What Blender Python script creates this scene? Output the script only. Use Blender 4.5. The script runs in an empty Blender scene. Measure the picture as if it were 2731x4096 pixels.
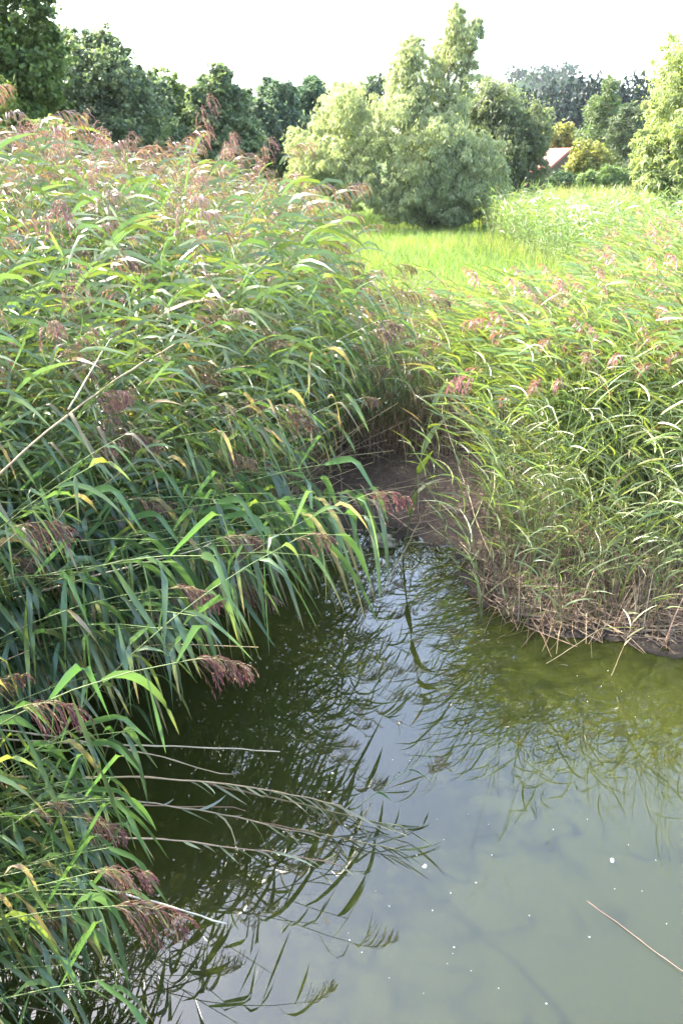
import bpy, math, random
import numpy as np
R = math.radians
rng = np.random.default_rng(7)
random.seed(7)
scene = bpy.context.scene
col = scene.collection

# ------------------------------------------------------------------ camera, world, sun, exposure
CAM_H, PITCH = 2.4, R(22.3)
TV, TH = math.tan(R(63.0 / 2)), math.tan(R(63.0 / 2)) * 682 / 1024
cd = bpy.data.cameras.new("camera")
cam = bpy.data.objects.new("camera", cd); col.objects.link(cam)
cam.location = (0, 0, CAM_H); cam.rotation_euler = (R(90) - PITCH, 0, 0)
cd.sensor_fit = 'VERTICAL'; cd.sensor_height = 22.3; cd.lens = 22.3 / 2 / TV
cd.clip_start = 0.05; cd.clip_end = 3000
cd.dof.use_dof = True; cd.dof.focus_distance = 3.6; cd.dof.aperture_fstop = 6.3
scene.camera = cam

SUN_AZ, SUN_EL = R(-59), R(44)        # azimuth from +Y, negative = to the left
w = bpy.data.worlds.new("World"); scene.world = w; w.use_nodes = True
nt = w.node_tree; nt.nodes.clear()
sky = nt.nodes.new("ShaderNodeTexSky"); sky.sky_type = 'NISHITA'; sky.sun_disc = False
sky.sun_elevation = SUN_EL; sky.sun_rotation = SUN_AZ
sky.air_density = 1.0; sky.dust_density = 4.0; sky.ozone_density = 1.0; sky.altitude = 300
hs = nt.nodes.new("ShaderNodeHueSaturation"); hs.inputs['Saturation'].default_value = 0.95
bg = nt.nodes.new("ShaderNodeBackground"); bg.inputs['Strength'].default_value = 0.15
wo = nt.nodes.new("ShaderNodeOutputWorld")
nt.links.new(sky.outputs[0], hs.inputs['Color']); nt.links.new(hs.outputs[0], bg.inputs[0]); nt.links.new(bg.outputs[0], wo.inputs[0])

sl = bpy.data.lights.new("sun", 'SUN'); sl.energy = 2.5; sl.angle = R(0.5); sl.color = (1.0, 0.94, 0.84)
so = bpy.data.objects.new("sun", sl); col.objects.link(so)
so.rotation_euler = (R(90) - SUN_EL, 0, math.pi - SUN_AZ)
so.location = (-20, 15, 30)

vs = scene.view_settings
vs.view_transform = 'Standard'; vs.look = 'None'; vs.exposure = 3.3; vs.gamma = 1.0; vs.use_curve_mapping = False
cy = scene.cycles
cy.use_denoising = True
cy.max_bounces = 8; cy.diffuse_bounces = 3; cy.glossy_bounces = 3; cy.transmission_bounces = 4; cy.transparent_max_bounces = 8
cy.volume_bounces = 0; cy.caustics_reflective = False; cy.caustics_refractive = False
cy.sample_clamp_indirect = 6.0

# ------------------------------------------------------------------ placing helpers
def ray(u, v):
    cx, cyy = (u - .5) * 2 * TH, (.5 - v) * 2 * TV
    return np.array([cx, math.cos(PITCH) + cyy * math.sin(PITCH), -math.sin(PITCH) + cyy * math.cos(PITCH)])
def at_z(u, v, z):
    d = ray(u, v); t = (z - CAM_H) / d[2]
    return np.array([0, 0, CAM_H]) + d * t
def at_y(u, v, y):
    d = ray(u, v); t = y / d[1]
    return np.array([0, 0, CAM_H]) + d * t
def proj(p):
    p = np.asarray(p, float) - np.array([0, 0, CAM_H])
    f = p[..., 1] * math.cos(PITCH) - p[..., 2] * math.sin(PITCH)
    up = p[..., 1] * math.sin(PITCH) + p[..., 2] * math.cos(PITCH)
    return .5 + p[..., 0] / f / 2 / TH, .5 - up / f / 2 / TV
def norm(a):
    return a / np.maximum(np.linalg.norm(a, axis=-1, keepdims=True), 1e-9)

# ------------------------------------------------------------------ mesh buffer
class Buf:
    def __init__(s): s.V = []; s.F = []; s.C = []; s.n = 0
    def add(s, V, F, C):
        V = np.asarray(V, np.float32).reshape(-1, 3)
        C = np.asarray(C, np.float32)
        if C.ndim == 1: C = np.tile(C, (len(V), 1))
        s.V.append(V); s.C.append(C[:, :3])
        for f in (F if isinstance(F, list) else [F]):
            s.F.append(np.asarray(f, np.int64) + s.n)
        s.n += len(V)
    def cat(s):
        return np.concatenate(s.V), s.F, np.concatenate(s.C)
    def extend(s, o, M=None):
        V, F, C = o.cat()
        if M is not None: V = V @ M[:3, :3].T + M[:3, 3]
        s.add(V, F, C)
    def mesh(s, name, mat, smooth=True):
        V, F, C = s.cat()
        me = bpy.data.meshes.new(name)
        me.vertices.add(len(V)); me.vertices.foreach_set("co", V.astype(np.float32).ravel())
        loops = np.concatenate([f.ravel() for f in F]); tot = np.concatenate([np.full(len(f), f.shape[1]) for f in F])
        st = np.concatenate([[0], np.cumsum(tot)[:-1]])
        me.loops.add(len(loops)); me.loops.foreach_set("vertex_index", loops.astype(np.int32))
        me.polygons.add(len(tot)); me.polygons.foreach_set("loop_start", st.astype(np.int32))
        me.polygons.foreach_set("use_smooth", np.full(len(tot), smooth, bool))
        me.update(calc_edges=True)
        a = me.attributes.new("col", 'FLOAT_COLOR', 'POINT')
        cc = np.ones((len(V), 4), np.float32); cc[:, :3] = C
        a.data.foreach_set("color", cc.ravel())
        me.materials.append(mat)
        return me
def link(name, me, parent=None):
    o = bpy.data.objects.new(name, me); col.objects.link(o)
    if parent: o.parent = parent
    return o
def empty(name, loc=(0, 0, 0), rz=0, s=1):
    o = bpy.data.objects.new(name, None); col.objects.link(o)
    o.location = loc; o.rotation_euler = (0, 0, rz); o.scale = (s, s, s); o.empty_display_size = .1
    return o
def tag(o, label=None, cat=None, group=None, kind=None):
    if label: o['label'] = label
    if cat: o['category'] = cat
    if group: o['group'] = group
    if kind: o['kind'] = kind
    return o
def copy_tree(root):
    r = root.copy(); col.objects.link(r)
    for ch in root.children:
        c = ch.copy(); col.objects.link(c); c.parent = r
        for g in ch.children:
            d = g.copy(); col.objects.link(d); d.parent = c
    return r

# ------------------------------------------------------------------ geometry: strips (blades, leaves) and tubes
PROF = {
    'leaf': lambda t: np.where(t < .28, .42 + .58 * np.sin(np.clip(t / .28, 0, 1) * math.pi / 2), np.clip(1 - ((t - .28) / .72) ** 1.7, 0, 1)) * 1.0 + .02,
    'blade': lambda t: np.clip(1 - t ** 2, 0.03, 1),
    'diamond': lambda t: np.clip(1 - np.abs(2 * t - .9), .06, 1),
    'even': lambda t: np.clip(1.0 - .6 * t, 0.1, 1),
}
def strips(buf, P, D0, D1, W0, L, W, nseg=5, prof='leaf', pw=1.0, keel=0.0, twist=None, kink=None, C0=None, C1=None, tipw=2.0):
    P = np.asarray(P, float); N = len(P); ns = nseg + 1
    L = np.broadcast_to(np.asarray(L, float), N); W = np.broadcast_to(np.asarray(W, float), N)
    pw = np.broadcast_to(np.asarray(pw, float), N)
    ts = np.linspace(0, 1, ns)
    S = ts[None, :] ** pw[:, None]
    if kink is not None:
        u_ = np.clip((ts[None, :] - kink + .07) / .14, 0, 1); S = .12 * S + .88 * u_ * u_ * (3 - 2 * u_)
    D = norm(D0[:, None, :] * (1 - S[..., None]) + D1[:, None, :] * S[..., None])
    step = (D[:, 1:] + D[:, :-1]) * .5 * (L / nseg)[:, None, None]
    X = np.concatenate([P[:, None, :], P[:, None, :] + np.cumsum(step, 1)], 1)
    Wd = norm(W0[:, None, :] - (W0[:, None, :] * D).sum(-1, keepdims=True) * D)
    if twist is not None:
        a = (np.asarray(twist)[:, None] * ts[None, :])[..., None]
        Wd = Wd * np.cos(a) + np.cross(D, Wd) * np.sin(a)
    hw = (W[:, None] * .5 * PROF[prof](ts)[None, :])[..., None]
    C0 = np.broadcast_to(np.asarray(C0, float), (N, 3)); C1 = C0 if C1 is None else np.broadcast_to(np.asarray(C1, float), (N, 3))
    k = (ts ** tipw)[None, :, None]
    C = C0[:, None, :] * (1 - k) + C1[:, None, :] * k
    if keel:
        nv = 3; Nn = np.cross(D, Wd)
        V = np.stack([X - Wd * hw + Nn * hw * keel, X, X + Wd * hw + Nn * hw * keel], 2)
    else:
        nv = 2; V = np.stack([X - Wd * hw, X + Wd * hw], 2)
    Cv = np.repeat(C[:, :, None, :], nv, 2)
    idx = np.arange(N * ns * nv).reshape(N, ns, nv)
    F = [np.stack([idx[:, :-1, j], idx[:, :-1, j + 1], idx[:, 1:, j + 1], idx[:, 1:, j]], -1).reshape(-1, 4) for j in range(nv - 1)]
    buf.add(V.reshape(-1, 3), F, Cv.reshape(-1, 3))
    return X[:, -1]
def tube(buf, pts, rad, c0, c1=None, sides=5, cap=True):
    pts = np.asarray(pts, float); n = len(pts)
    rad = np.broadcast_to(np.asarray(rad, float), n)
    T = norm(np.gradient(pts, axis=0))
    ref = np.array([0.13, 0.31, 0.94]) if abs(T[0][2]) < .9 else np.array([.95, .2, .1])
    A = norm(np.cross(T, ref)); B = np.cross(T, A)
    an = np.linspace(0, 2 * math.pi, sides, endpoint=False)
    V = pts[:, None] + (A[:, None] * np.cos(an)[None, :, None] + B[:, None] * np.sin(an)[None, :, None]) * rad[:, None, None]
    i = np.arange(n * sides).reshape(n, sides); j = np.roll(i, -1, 1)
    F = [np.stack([i[:-1], j[:-1], j[1:], i[1:]], -1).reshape(-1, 4)]
    if cap: F.append(i[-1][None, :]); F.append(i[0][::-1][None, :])
    c0 = np.asarray(c0, float); c1 = c0 if c1 is None else np.asarray(c1, float)
    k = np.linspace(0, 1, n)[:, None]
    C = np.repeat((c0 * (1 - k) + c1 * k)[:, None], sides, 1)
    buf.add(V.reshape(-1, 3), F, C.reshape(-1, 3))
def bezier(p0, p1, p2, n):
    t = np.linspace(0, 1, n)[:, None]
    return (1 - t) ** 2 * np.asarray(p0, float) + 2 * t * (1 - t) * np.asarray(p1, float) + t * t * np.asarray(p2, float)

# ------------------------------------------------------------------ materials
def mat_new(name):
    m = bpy.data.materials.new(name); m.use_nodes = True
    n = m.node_tree; n.nodes.clear()
    return m, n, n.nodes.new("ShaderNodeOutputMaterial")
def leaf_mat(name, trans=.38, rough=.42, spec=.5, tint=(1.25, 1.45, .55), var=.35, sheen=0.0):
    m, n, out = mat_new(name)
    N, Lk = n.nodes.new, n.links.new
    at = N("ShaderNodeAttribute"); at.attribute_name = "col"
    oi = N("ShaderNodeObjectInfo")
    mr = N("ShaderNodeMapRange"); mr.inputs[3].default_value = 1 - var / 2; mr.inputs[4].default_value = 1 + var / 2
    Lk(oi.outputs['Random'], mr.inputs[0])
    tc = N("ShaderNodeTexCoord"); no = N("ShaderNodeTexNoise"); no.inputs['Scale'].default_value = 9; no.inputs['Detail'].default_value = 3
    Lk(tc.outputs['Object'], no.inputs['Vector'])
    m2 = N("ShaderNodeMapRange"); m2.inputs[3].default_value = .72; m2.inputs[4].default_value = 1.28; Lk(no.outputs[0], m2.inputs[0])
    mu = N("ShaderNodeMath"); mu.operation = 'MULTIPLY'; Lk(mr.outputs[0], mu.inputs[0]); Lk(m2.outputs[0], mu.inputs[1])
    mx = N("ShaderNodeVectorMath"); mx.operation = 'SCALE'; Lk(at.outputs['Color'], mx.inputs[0]); Lk(mu.outputs[0], mx.inputs['Scale'])
    pb = N("ShaderNodeBsdfPrincipled"); pb.inputs['Roughness'].default_value = rough; pb.inputs['Specular IOR Level'].default_value = spec
    Lk(mx.outputs[0], pb.inputs['Base Color'])
    tr = N("ShaderNodeBsdfTranslucent")
    tm = N("ShaderNodeVectorMath"); tm.operation = 'MULTIPLY'; tm.inputs[1].default_value = tint
    Lk(mx.outputs[0], tm.inputs[0]); Lk(tm.outputs[0], tr.inputs['Color'])
    ms = N("ShaderNodeMixShader"); ms.inputs[0].default_value = trans
    Lk(pb.outputs[0], ms.inputs[1]); Lk(tr.outputs[0], ms.inputs[2]); Lk(ms.outputs[0], out.inputs[0])
    return m
def matte(name, rough=.7, spec=.3, scale=30., lo=.7, hi=1.3, bump=.0):
    m, n, out = mat_new(name)
    N, Lk = n.nodes.new, n.links.new
    at = N("ShaderNodeAttribute"); at.attribute_name = "col"
    tc = N("ShaderNodeTexCoord"); no = N("ShaderNodeTexNoise"); no.inputs['Scale'].default_value = scale; no.inputs['Detail'].default_value = 5
    Lk(tc.outputs['Object'], no.inputs['Vector'])
    m2 = N("ShaderNodeMapRange"); m2.inputs[3].default_value = lo; m2.inputs[4].default_value = hi; Lk(no.outputs[0], m2.inputs[0])
    mx = N("ShaderNodeVectorMath"); mx.operation = 'SCALE'; Lk(at.outputs['Color'], mx.inputs[0]); Lk(m2.outputs[0], mx.inputs['Scale'])
    pb = N("ShaderNodeBsdfPrincipled"); pb.inputs['Roughness'].default_value = rough; pb.inputs['Specular IOR Level'].default_value = spec
    Lk(mx.outputs[0], pb.inputs['Base Color'])
    if bump:
        bp = N("ShaderNodeBump"); bp.inputs['Strength'].default_value = bump; bp.inputs['Distance'].default_value = .02
        Lk(no.outputs[0], bp.inputs['Height']); Lk(bp.outputs[0], pb.inputs['Normal'])
    Lk(pb.outputs[0], out.inputs[0])
    return m
M_LEAF = leaf_mat("reed_leaf", trans=.38, rough=.33, spec=.6)
M_STEM = leaf_mat("reed_stem", trans=.08, rough=.55, spec=.3)
M_PLUME = leaf_mat("reed_plume", trans=.35, rough=.6, spec=.3, tint=(1.25, 1.0, .95))
M_STRAW = leaf_mat("dry_straw", trans=.12, rough=.55, spec=.35, tint=(1.2, 1.05, .8))
M_GRASS = leaf_mat("meadow_grass", trans=.45, rough=.5, spec=.3, var=.0)
M_TREE = leaf_mat("tree_leaf", trans=.46, rough=.5, spec=.35, tint=(1.1, 1.22, .85), var=.0)
M_WILLOW = leaf_mat("willow_leaf", trans=.55, rough=.5, spec=.4, tint=(1.2, 1.3, .7), var=.0)
M_BARK = matte("bark", .9, .1, 14, .55, 1.4, .5)

# ------------------------------------------------------------------ ground and water shape
def shore_pts():
    L = [(-2.4, -8), (-2.2, 0), (-2.0, 1.5), (-1.95, 2.2), (-1.72, 2.8), (-1.48, 3.3), (-1.1, 3.85), (-.8, 4.3), (-.5, 4.9), (-.2, 5.3), (.25, 5.5)]
    Rr = [tuple(at_z(u, v, 0)[:2]) for u, v in ((.60, .528), (.645, .537), (.665, .552), (.69, .57), (.705, .588), (.73, .602), (.77, .611), (.81, .616), (.86, .618), (.91, .624), (.96, .63), (1.02, .633), (1.15, .64))]
    return np.array(L + Rr + [(5, 3.6), (9, 3.2), (9, -8)])
SH = shore_pts()
def shore_dist(x, y):
    """signed distance to the waterline, positive on land"""
    x = np.asarray(x, float); y = np.asarray(y, float)
    p = np.stack([x, y], -1); a = SH; b = np.roll(SH, -1, 0)
    best = np.full(x.shape, 1e9); inside = np.zeros(x.shape, bool)
    for i in range(len(a)):
        e = b[i] - a[i]; wv = p - a[i]
        t = np.clip((wv @ e) / (e @ e), 0, 1)
        best = np.minimum(best, np.linalg.norm(wv - t[..., None] * e, axis=-1))
        c = ((a[i][1] > y) != (b[i][1] > y)) & (x < (b[i][0] - a[i][0]) * (y - a[i][1]) / (b[i][1] - a[i][1] + 1e-12) + a[i][0])
        inside ^= c
    return np.where(inside, -best, best)
def vnoise(x, y, s, seed):
    """smooth value noise"""
    x = np.asarray(x) * s; y = np.asarray(y) * s
    xi, yi = np.floor(x).astype(np.int64), np.floor(y).astype(np.int64); fx, fy = x - xi, y - yi
    fx, fy = fx * fx * (3 - 2 * fx), fy * fy * (3 - 2 * fy)
    def h(a, b):
        n = (a * 374761393 + b * 668265263 + seed * 982451653) & 0xffffffff
        n = ((n ^ (n >> 13)) * 1274126177) & 0xffffffff
        return ((n ^ (n >> 16)) & 0xffff) / 65535.
    return (h(xi, yi) * (1 - fx) + h(xi + 1, yi) * fx) * (1 - fy) + (h(xi, yi + 1) * (1 - fx) + h(xi + 1, yi + 1) * fx) * fy
def sstep(a, b, x):
    t = np.clip((np.asarray(x, float) - a) / (b - a), 0, 1); return t * t * (3 - 2 * t)
def ground_z(x, y):
    x = np.asarray(x, float); y = np.asarray(y, float)
    d = shore_dist(x, y)
    near = sstep(14, 8, np.hypot(x, y - 4))
    d2 = d + near * ((vnoise(x, y, 2.2, 1) - .5) * .26 + (vnoise(x, y, 6, 2) - .5) * .12)
    land = .085 * np.clip(d2, 0, 1.6) + .16 * sstep(.6, 3, d2)
    z = np.where(d2 > 0, land, np.maximum(.22 * d2, -.7))
    z = z + near * np.where(d2 > -.2, ((vnoise(x, y, 13, 3) - .5) * .03 + (vnoise(x, y, 29, 4) - .5) * .026) * sstep(-.25, .15, d2), 0)
    z = z + sstep(125, 190, y) * 4 + sstep(190, 420, y) * 8
    return z
GREEN_A = np.array([.085, .155, .035]); 

# ------------------------------------------------------------------ ground sheet
def spaced(lo, a, b, hi, fine, grow=1.22):
    mid = list(np.arange(a, b, fine)); l = []; s = fine; x = a
    while x > lo: s *= grow; x -= s; l.append(x)
    r = []; s = fine; x = mid[-1]
    while x < hi: s *= grow; x += s; r.append(x)
    return np.array(l[::-1] + mid + r)
xs = spaced(-900, -1.6, 2.8, 900, .035); ys = spaced(-300, 2.8, 7.6, 1500, .035)
GX, GY = np.meshgrid(xs, ys)
GZ = ground_z(GX, GY); GD = shore_dist(GX, GY)
mud = np.array([.078, .057, .041]); wet = np.array([.034, .027, .020]); soil = np.array([.075, .06, .038]); lawn = np.array([.085, .125, .02])
k1 = sstep(.0, .35, GD + (vnoise(GX, GY, 5, 9) - .5) * .3)[..., None]; k2 = sstep(.9, 2.2, GD)[..., None]; k3 = sstep(12, 16, GY)[..., None]
gc = wet * (1 - k1) + mud * k1; gc = gc * (1 - k2) + soil * k2; gc = gc * (1 - k3) + lawn * k3
gc = gc * (.75 + .5 * vnoise(GX, GY, 4, 11))[..., None]
gb = Buf(); ii = np.arange(GX.size).reshape(GX.shape)
gb.add(np.stack([GX, GY, GZ], -1).reshape(-1, 3), np.stack([ii[:-1, :-1], ii[:-1, 1:], ii[1:, 1:], ii[1:, :-1]], -1).reshape(-1, 4), gc.reshape(-1, 3))
def ground_mat():
    m = matte("mud_and_soil", .8, .15, 30, .45, 1.55, .9)
    return m
g = tag(link("ground", gb.mesh("ground", ground_mat())), kind='structure')

# ------------------------------------------------------------------ water (murky body with a clear reflecting surface)
def water_mat():
    m, n, out = mat_new("pond_water"); N, Lk = n.nodes.new, n.links.new
    ss = N("ShaderNodeSubsurfaceScattering"); ss.inputs['Color'].default_value = (.019, .022, .0045, 1)
    ss.inputs['Radius'].default_value = (1.0, .95, .45); ss.inputs['Scale'].default_value = .3
    gl = N("ShaderNodeBsdfGlossy"); gl.inputs['Roughness'].default_value = 0.0
    fr = N("ShaderNodeFresnel"); fr.inputs['IOR'].default_value = 1.72
    mx = N("ShaderNodeMixShader"); Lk(fr.outputs[0], mx.inputs[0]); Lk(ss.outputs[0], mx.inputs[1]); Lk(gl.outputs[0], mx.inputs[2]); Lk(mx.outputs[0], out.inputs[0])
    return m
wb = Buf()
x0, x1, y0, y1, zb = -4.5, 9.5, -8.5, 6.4, -1.2
V = [(x0, y0, zb), (x1, y0, zb), (x1, y1, zb), (x0, y1, zb), (x0, y0, 0), (x1, y0, 0), (x1, y1, 0), (x0, y1, 0)]
wb.add(V, np.array([[0, 3, 2, 1], [4, 5, 6, 7], [0, 1, 5, 4], [1, 2, 6, 5], [2, 3, 7, 6], [3, 0, 4, 7]]), (.1, .1, .1))
tag(link("pond_water", wb.mesh("pond_water", water_mat(), smooth=False)), kind='structure')

# ------------------------------------------------------------------ reeds
def vary(c, n, s=.18):
    c = np.asarray(c, float); return c * (1 + (rng.random((n, 1)) - .5) * 2 * s) * (1 + (rng.random((n, 3)) - .5) * .16)
def leaf_colours(n, dead=.06, yellow=.14, warm=0.):
    base = vary((.072, .122, .048), n, .25)
    blue = rng.random(n) < (.5 if warm == 0 else .45 * (1 - warm))  # front reeds get more bluish leaves, cool shade put into their colour
    base[blue] = vary((.066, .110, .064), blue.sum(), .25)
    if warm: base = base * (1 - warm) + vary((.185, .23, .088), n, .25) * warm  # paler, yellower leaf colour stands in for strong sun and overexposure
    r = rng.random(n)
    yl = r < yellow; base[yl] = vary((.155, .175, .048), yl.sum())
    dd = r > 1 - dead; base[dd] = vary((.25, .175, .10), dd.sum(), .3)
    tip = base.copy(); q = rng.random(n)
    t1 = q < .22; tip[t1] = vary((.19, .18, .06), t1.sum())
    t2 = q > .88; tip[t2] = vary((.26, .18, .10), t2.sum())
    return base, tip
def plume_buf(o, tan, wind, size, detail, hue=0, erect=False):
    """drooping panicle: an axis, side branches, and hanging spikelets"""
    b = Buf()
    n = 7; t = np.linspace(0, 1, n)
    d1 = norm(tan * .8 + wind * .35 + np.array([0, 0, .1])) if erect else norm(tan * .5 + wind * .5 + np.array([0, 0, -.9]))
    D = norm(tan[None] * (1 - t[:, None]) + d1[None] * t[:, None])
    ax = o + np.concatenate([[np.zeros(3)], np.cumsum(D[:-1] * size / (n - 1), 0)])
    cm = np.array([[.125, .050, .058], [.17, .085, .09], [.22, .09, .10], [.30, .11, .13]][hue]); ct = np.array([.27, .19, .12]); cg = np.array([.20, .21, .08])
    tube(b, ax, np.linspace(.0022, .0008, n), cg, cm, 3, False)
    nb = {3: 46, 2: 34, 1: 24}[detail]
    tb = np.sort(rng.random(nb)) * .93
    P = np.stack([np.interp(tb, t, ax[:, k]) for k in range(3)], -1)
    T = norm(np.stack([np.interp(tb, t, D[:, k]) for k in range(3)], -1))
    rad = norm(np.cross(T, norm(rng.normal(size=(nb, 3)))))
    d0 = norm(T * .8 + rad * .75 + np.array([0, 0, .25]))
    dd = norm(wind[None] * .18 + np.array([0, 0, -1.0]) + rad * .16 + T * .12)
    L = size * (.70 - .42 * tb) * (.7 + .5 * rng.random(nb))
    cc = np.where(rng.random((nb, 1)) < .15, ct, cm) * (.8 + .4 * rng.random((nb, 1)))
    if detail == 1:
        strips(b, P, d0, dd, norm(rng.normal(size=(nb, 3))), L, .006, 3, 'leaf', .6, C0=cc * .9, C1=cc * 1.15)
        return b
    strips(b, P, d0, dd, norm(rng.normal(size=(nb, 3))), L, .0022 if detail == 3 else .0032, 4, 'even', .5, C0=cg * .6 + cc * .5, C1=cc)
    m = 12 if detail == 3 else 8
    tt = np.repeat(np.linspace(.18, 1, m)[None], nb, 0).ravel(); k = np.repeat(np.arange(nb), m)
    s = (tt ** .5)[:, None]
    # position on the bent branch (integrated coarsely)
    X = P[k].copy(); st = 6
    for i in range(st):
        f = ((i + .5) / st * tt) ** .5
        X += norm(d0[k] * (1 - f[:, None]) + dd[k] * f[:, None]) * (L[k] * tt / st)[:, None]
    sd = norm(norm(d0[k] * (1 - s) + dd[k] * s) + rng.normal(size=(len(k), 3)) * .22)
    sc = np.where(rng.random((len(k), 1)) < .12, ct, cc[k]) * (.7 + .6 * rng.random((len(k), 1)))
    strips(b, X, sd, norm(sd + np.array([0, 0, -.3])), norm(rng.normal(size=(len(k), 3))), .013 + .009 * rng.random(len(k)), .0032 if detail == 3 else .0055, 2, 'diamond', C0=sc, C1=sc * 1.1)
    return b
def make_reed(L, a0, a1, nleaf, ll, lw, start, plume, detail, wind_side=0., hang=.9, dead=.06, yellow=.14, bend=1.3, hue=0, r0=.0042, spread=.55, stemcol=None, wig=.1, windk=.3, warm=0., erect=False):
    """a reed leaning along local +x. Returns stem Buf, leaf Bufs, plume Buf or None, tip point"""
    n = 12; t = np.linspace(0, 1, n)
    el = R(a0) + (R(a1) - R(a0)) * t ** bend
    az = (rng.random() - .5) * .25 + wig * np.sin(t * 3 + rng.random() * 6)
    D = np.stack([np.cos(el) * np.cos(az), np.cos(el) * np.sin(az), np.sin(el)], -1)
    X = np.concatenate([[np.zeros(3)], np.cumsum((D[:-1] + D[1:]) * .5 * L / (n - 1), 0)])
    sc = np.array([.105, .115, .045]) if stemcol is None else np.array(stemcol)
    stem = Buf(); tube(stem, X, np.linspace(r0, r0 * .35, n), sc, np.array([.12, .17, .05]) if stemcol is None else sc * 1.1, 5 if detail > 1 else 3, False)
    tl = np.linspace(start, .985, nleaf) + (rng.random(nleaf) - .5) * .03
    tl = np.clip(tl, 0.05, .99)
    P = np.stack([np.interp(tl, t, X[:, k]) for k in range(3)], -1)
    T = norm(np.stack([np.interp(tl, t, D[:, k]) for k in range(3)], -1))
    up = np.array([0, 0, 1.])
    side = norm(np.cross(T, up)) * np.where(np.arange(nleaf) % 2 == 0, 1, -1)[:, None]
    side = norm(side + rng.normal(size=(nleaf, 3)) * .3)
    wind = norm(np.array([1, wind_side, 0]))
    d0 = norm(T * (.36 if hang > .85 else .75) + side * spread + up * .22)
    d1 = norm(np.array([0, 0, -1.]) * hang + wind * windk + side * (.08 if hang > .85 else .2) + T * (1 - hang) + rng.normal(size=(nleaf, 3)) * (.15 if hang > .85 or warm > .6 else .28))
    nrm = T - (T * d0).sum(-1, keepdims=True) * d0
    w0 = np.cross(d0, norm(nrm))
    Ls = ll * (.75 + .45 * rng.random(nleaf)) * np.where(tl < start + .12, .8, 1) * np.where(tl > .93, .75, 1)
    Ws = lw * (.8 + .4 * rng.random(nleaf))
    c0, c1 = leaf_colours(nleaf, dead, yellow, warm)
    leaves = []
    for i in range(nleaf):
        b = Buf()
        strips(b, P[i:i+1], d0[i:i+1], d1[i:i+1], w0[i:i+1], Ls[i:i+1], Ws[i:i+1], 9 if detail == 3 else (6 if detail == 2 else 4), 'leaf', (.16 if hang > .85 else .45) + .3 * rng.random(), kink=U(.25, .6) if rng.random() < .13 and detail > 1 else None, keel=.22 if detail > 1 else 0,
               twist=[(rng.random() - .5) * (1.2 if warm > .6 else 2.8)], C0=c0[i:i+1], C1=c1[i:i+1], tipw=3)
        leaves.append(b)
    pl = plume_buf(X[-1], D[-1], wind, plume, detail, hue, erect) if plume else None
    return dict(stem=stem, leaves=leaves, plume=pl, tip=X[-1])
def reed_joined(v):
    """leaf+stem+plume in one buffer each, for the joined beds"""
    b = Buf(); b.extend(v['stem'])
    for l in v['leaves']: b.extend(l)
    if v['plume']: b.extend(v['plume'])
    return b
def reed_proto(v, name="reed"):
    r = empty(name)
    link("stem", v['stem'].mesh("stem", M_STEM), r)
    for l in v['leaves']: link("leaf", l.mesh("leaf", M_LEAF), r)
    if v['plume']: link("plume", v['plume'].mesh("plume", M_PLUME), r)
    return r

U = lambda a, b: a + (b - a) * rng.random()
KIND = {}
def variants(key, n, f): KIND[key] = [f(i) for i in range(n)]
variants('front', 13, lambda i: make_reed(U(1.65, 2.05), U(50, 64), U(-10, 14), int(U(16, 20)), U(.34, .50), U(.018, .026), .20, U(.18, .23) if i < 7 else 0, 3, U(-.3, .1), 1.0, .03, .07, U(1., 1.5), windk=.22))
variants('mid', 10, lambda i: make_reed(U(1.9, 2.25), U(60, 74), U(2, 30), int(U(17, 21)), U(.30, .42), U(.014, .022), .16, U(.17, .23) if i < 6 else 0, 2, U(-.3, .3), .95, .09, .10, U(1., 1.5), windk=.25, warm=.30))
variants('back', 10, lambda i: make_reed(U(2.1, 2.45), U(76, 87), U(30, 72), int(U(13, 17)), U(.28, .40), U(.013, .020), .36, U(.2, .3) if i < 5 else 0, 2, U(-.4, .4), .6, .08, .22, U(1., 1.6), hue=1 if i % 3 else 2, warm=.4, erect=i % 2 == 0))
variants('sky', 6, lambda i: make_reed(U(2.3, 2.6), U(80, 88), U(66, 80), 12, U(.30, .42), U(.016, .022), .45, U(.30, .38), 2, U(-.4, .4), .45, .03, .2, U(1., 1.6), hue=1, warm=.4, erect=True))
variants('right', 10, lambda i: make_reed(U(1.35, 1.75), U(70, 82), U(15, 50), int(U(15, 18)), U(.24, .34), U(.009, .014), .14, U(.15, .2) if i < 3 else 0, 2, U(-.4, .4), U(.25, .6), .03, .25, U(1., 1.5), hue=3, erect=i == 1, r0=.0028, spread=.75, warm=.75))
variants('shoot', 10, lambda i: make_reed(U(1.0, 1.85), U(72, 88), U(40, 78), int(U(9, 13)), U(.22, .34), U(.008, .013), .14, 0, 2, U(-.4, .4), .45, .05, .34, U(1., 1.5), r0=.0026, spread=.9, warm=.7))
variants('young', 6, lambda i: make_reed(U(1.1, 1.5), U(78, 88), U(50, 75), int(U(10, 13)), U(.26, .36), U(.013, .018), .2, 0, 1, U(-.4, .4), .5, .0, .15, U(1., 1.5), spread=.8, warm=.6))
variants('far_left', 9, lambda i: make_reed(U(2.0, 2.35), U(72, 86), U(20, 58), int(U(13, 17)), U(.28, .40), U(.014, .021), .20, U(.18, .26) if i < 3 else 0, 1, U(-.4, .4), .75, .09, .2, U(1., 1.6), hue=1 + i % 2, warm=.35, erect=i == 0))
variants('far_right', 8, lambda i: make_reed(U(1.3, 1.65), U(68, 82), U(15, 50), int(U(13, 16)), U(.24, .34), U(.010, .015), .16, U(.16, .21) if i < 2 else 0, 1, U(-.4, .4), U(.25, .6), .03, .26, U(1., 1.6), hue=3, erect=i % 2 == 0, spread=.75, warm=.75))

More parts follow.
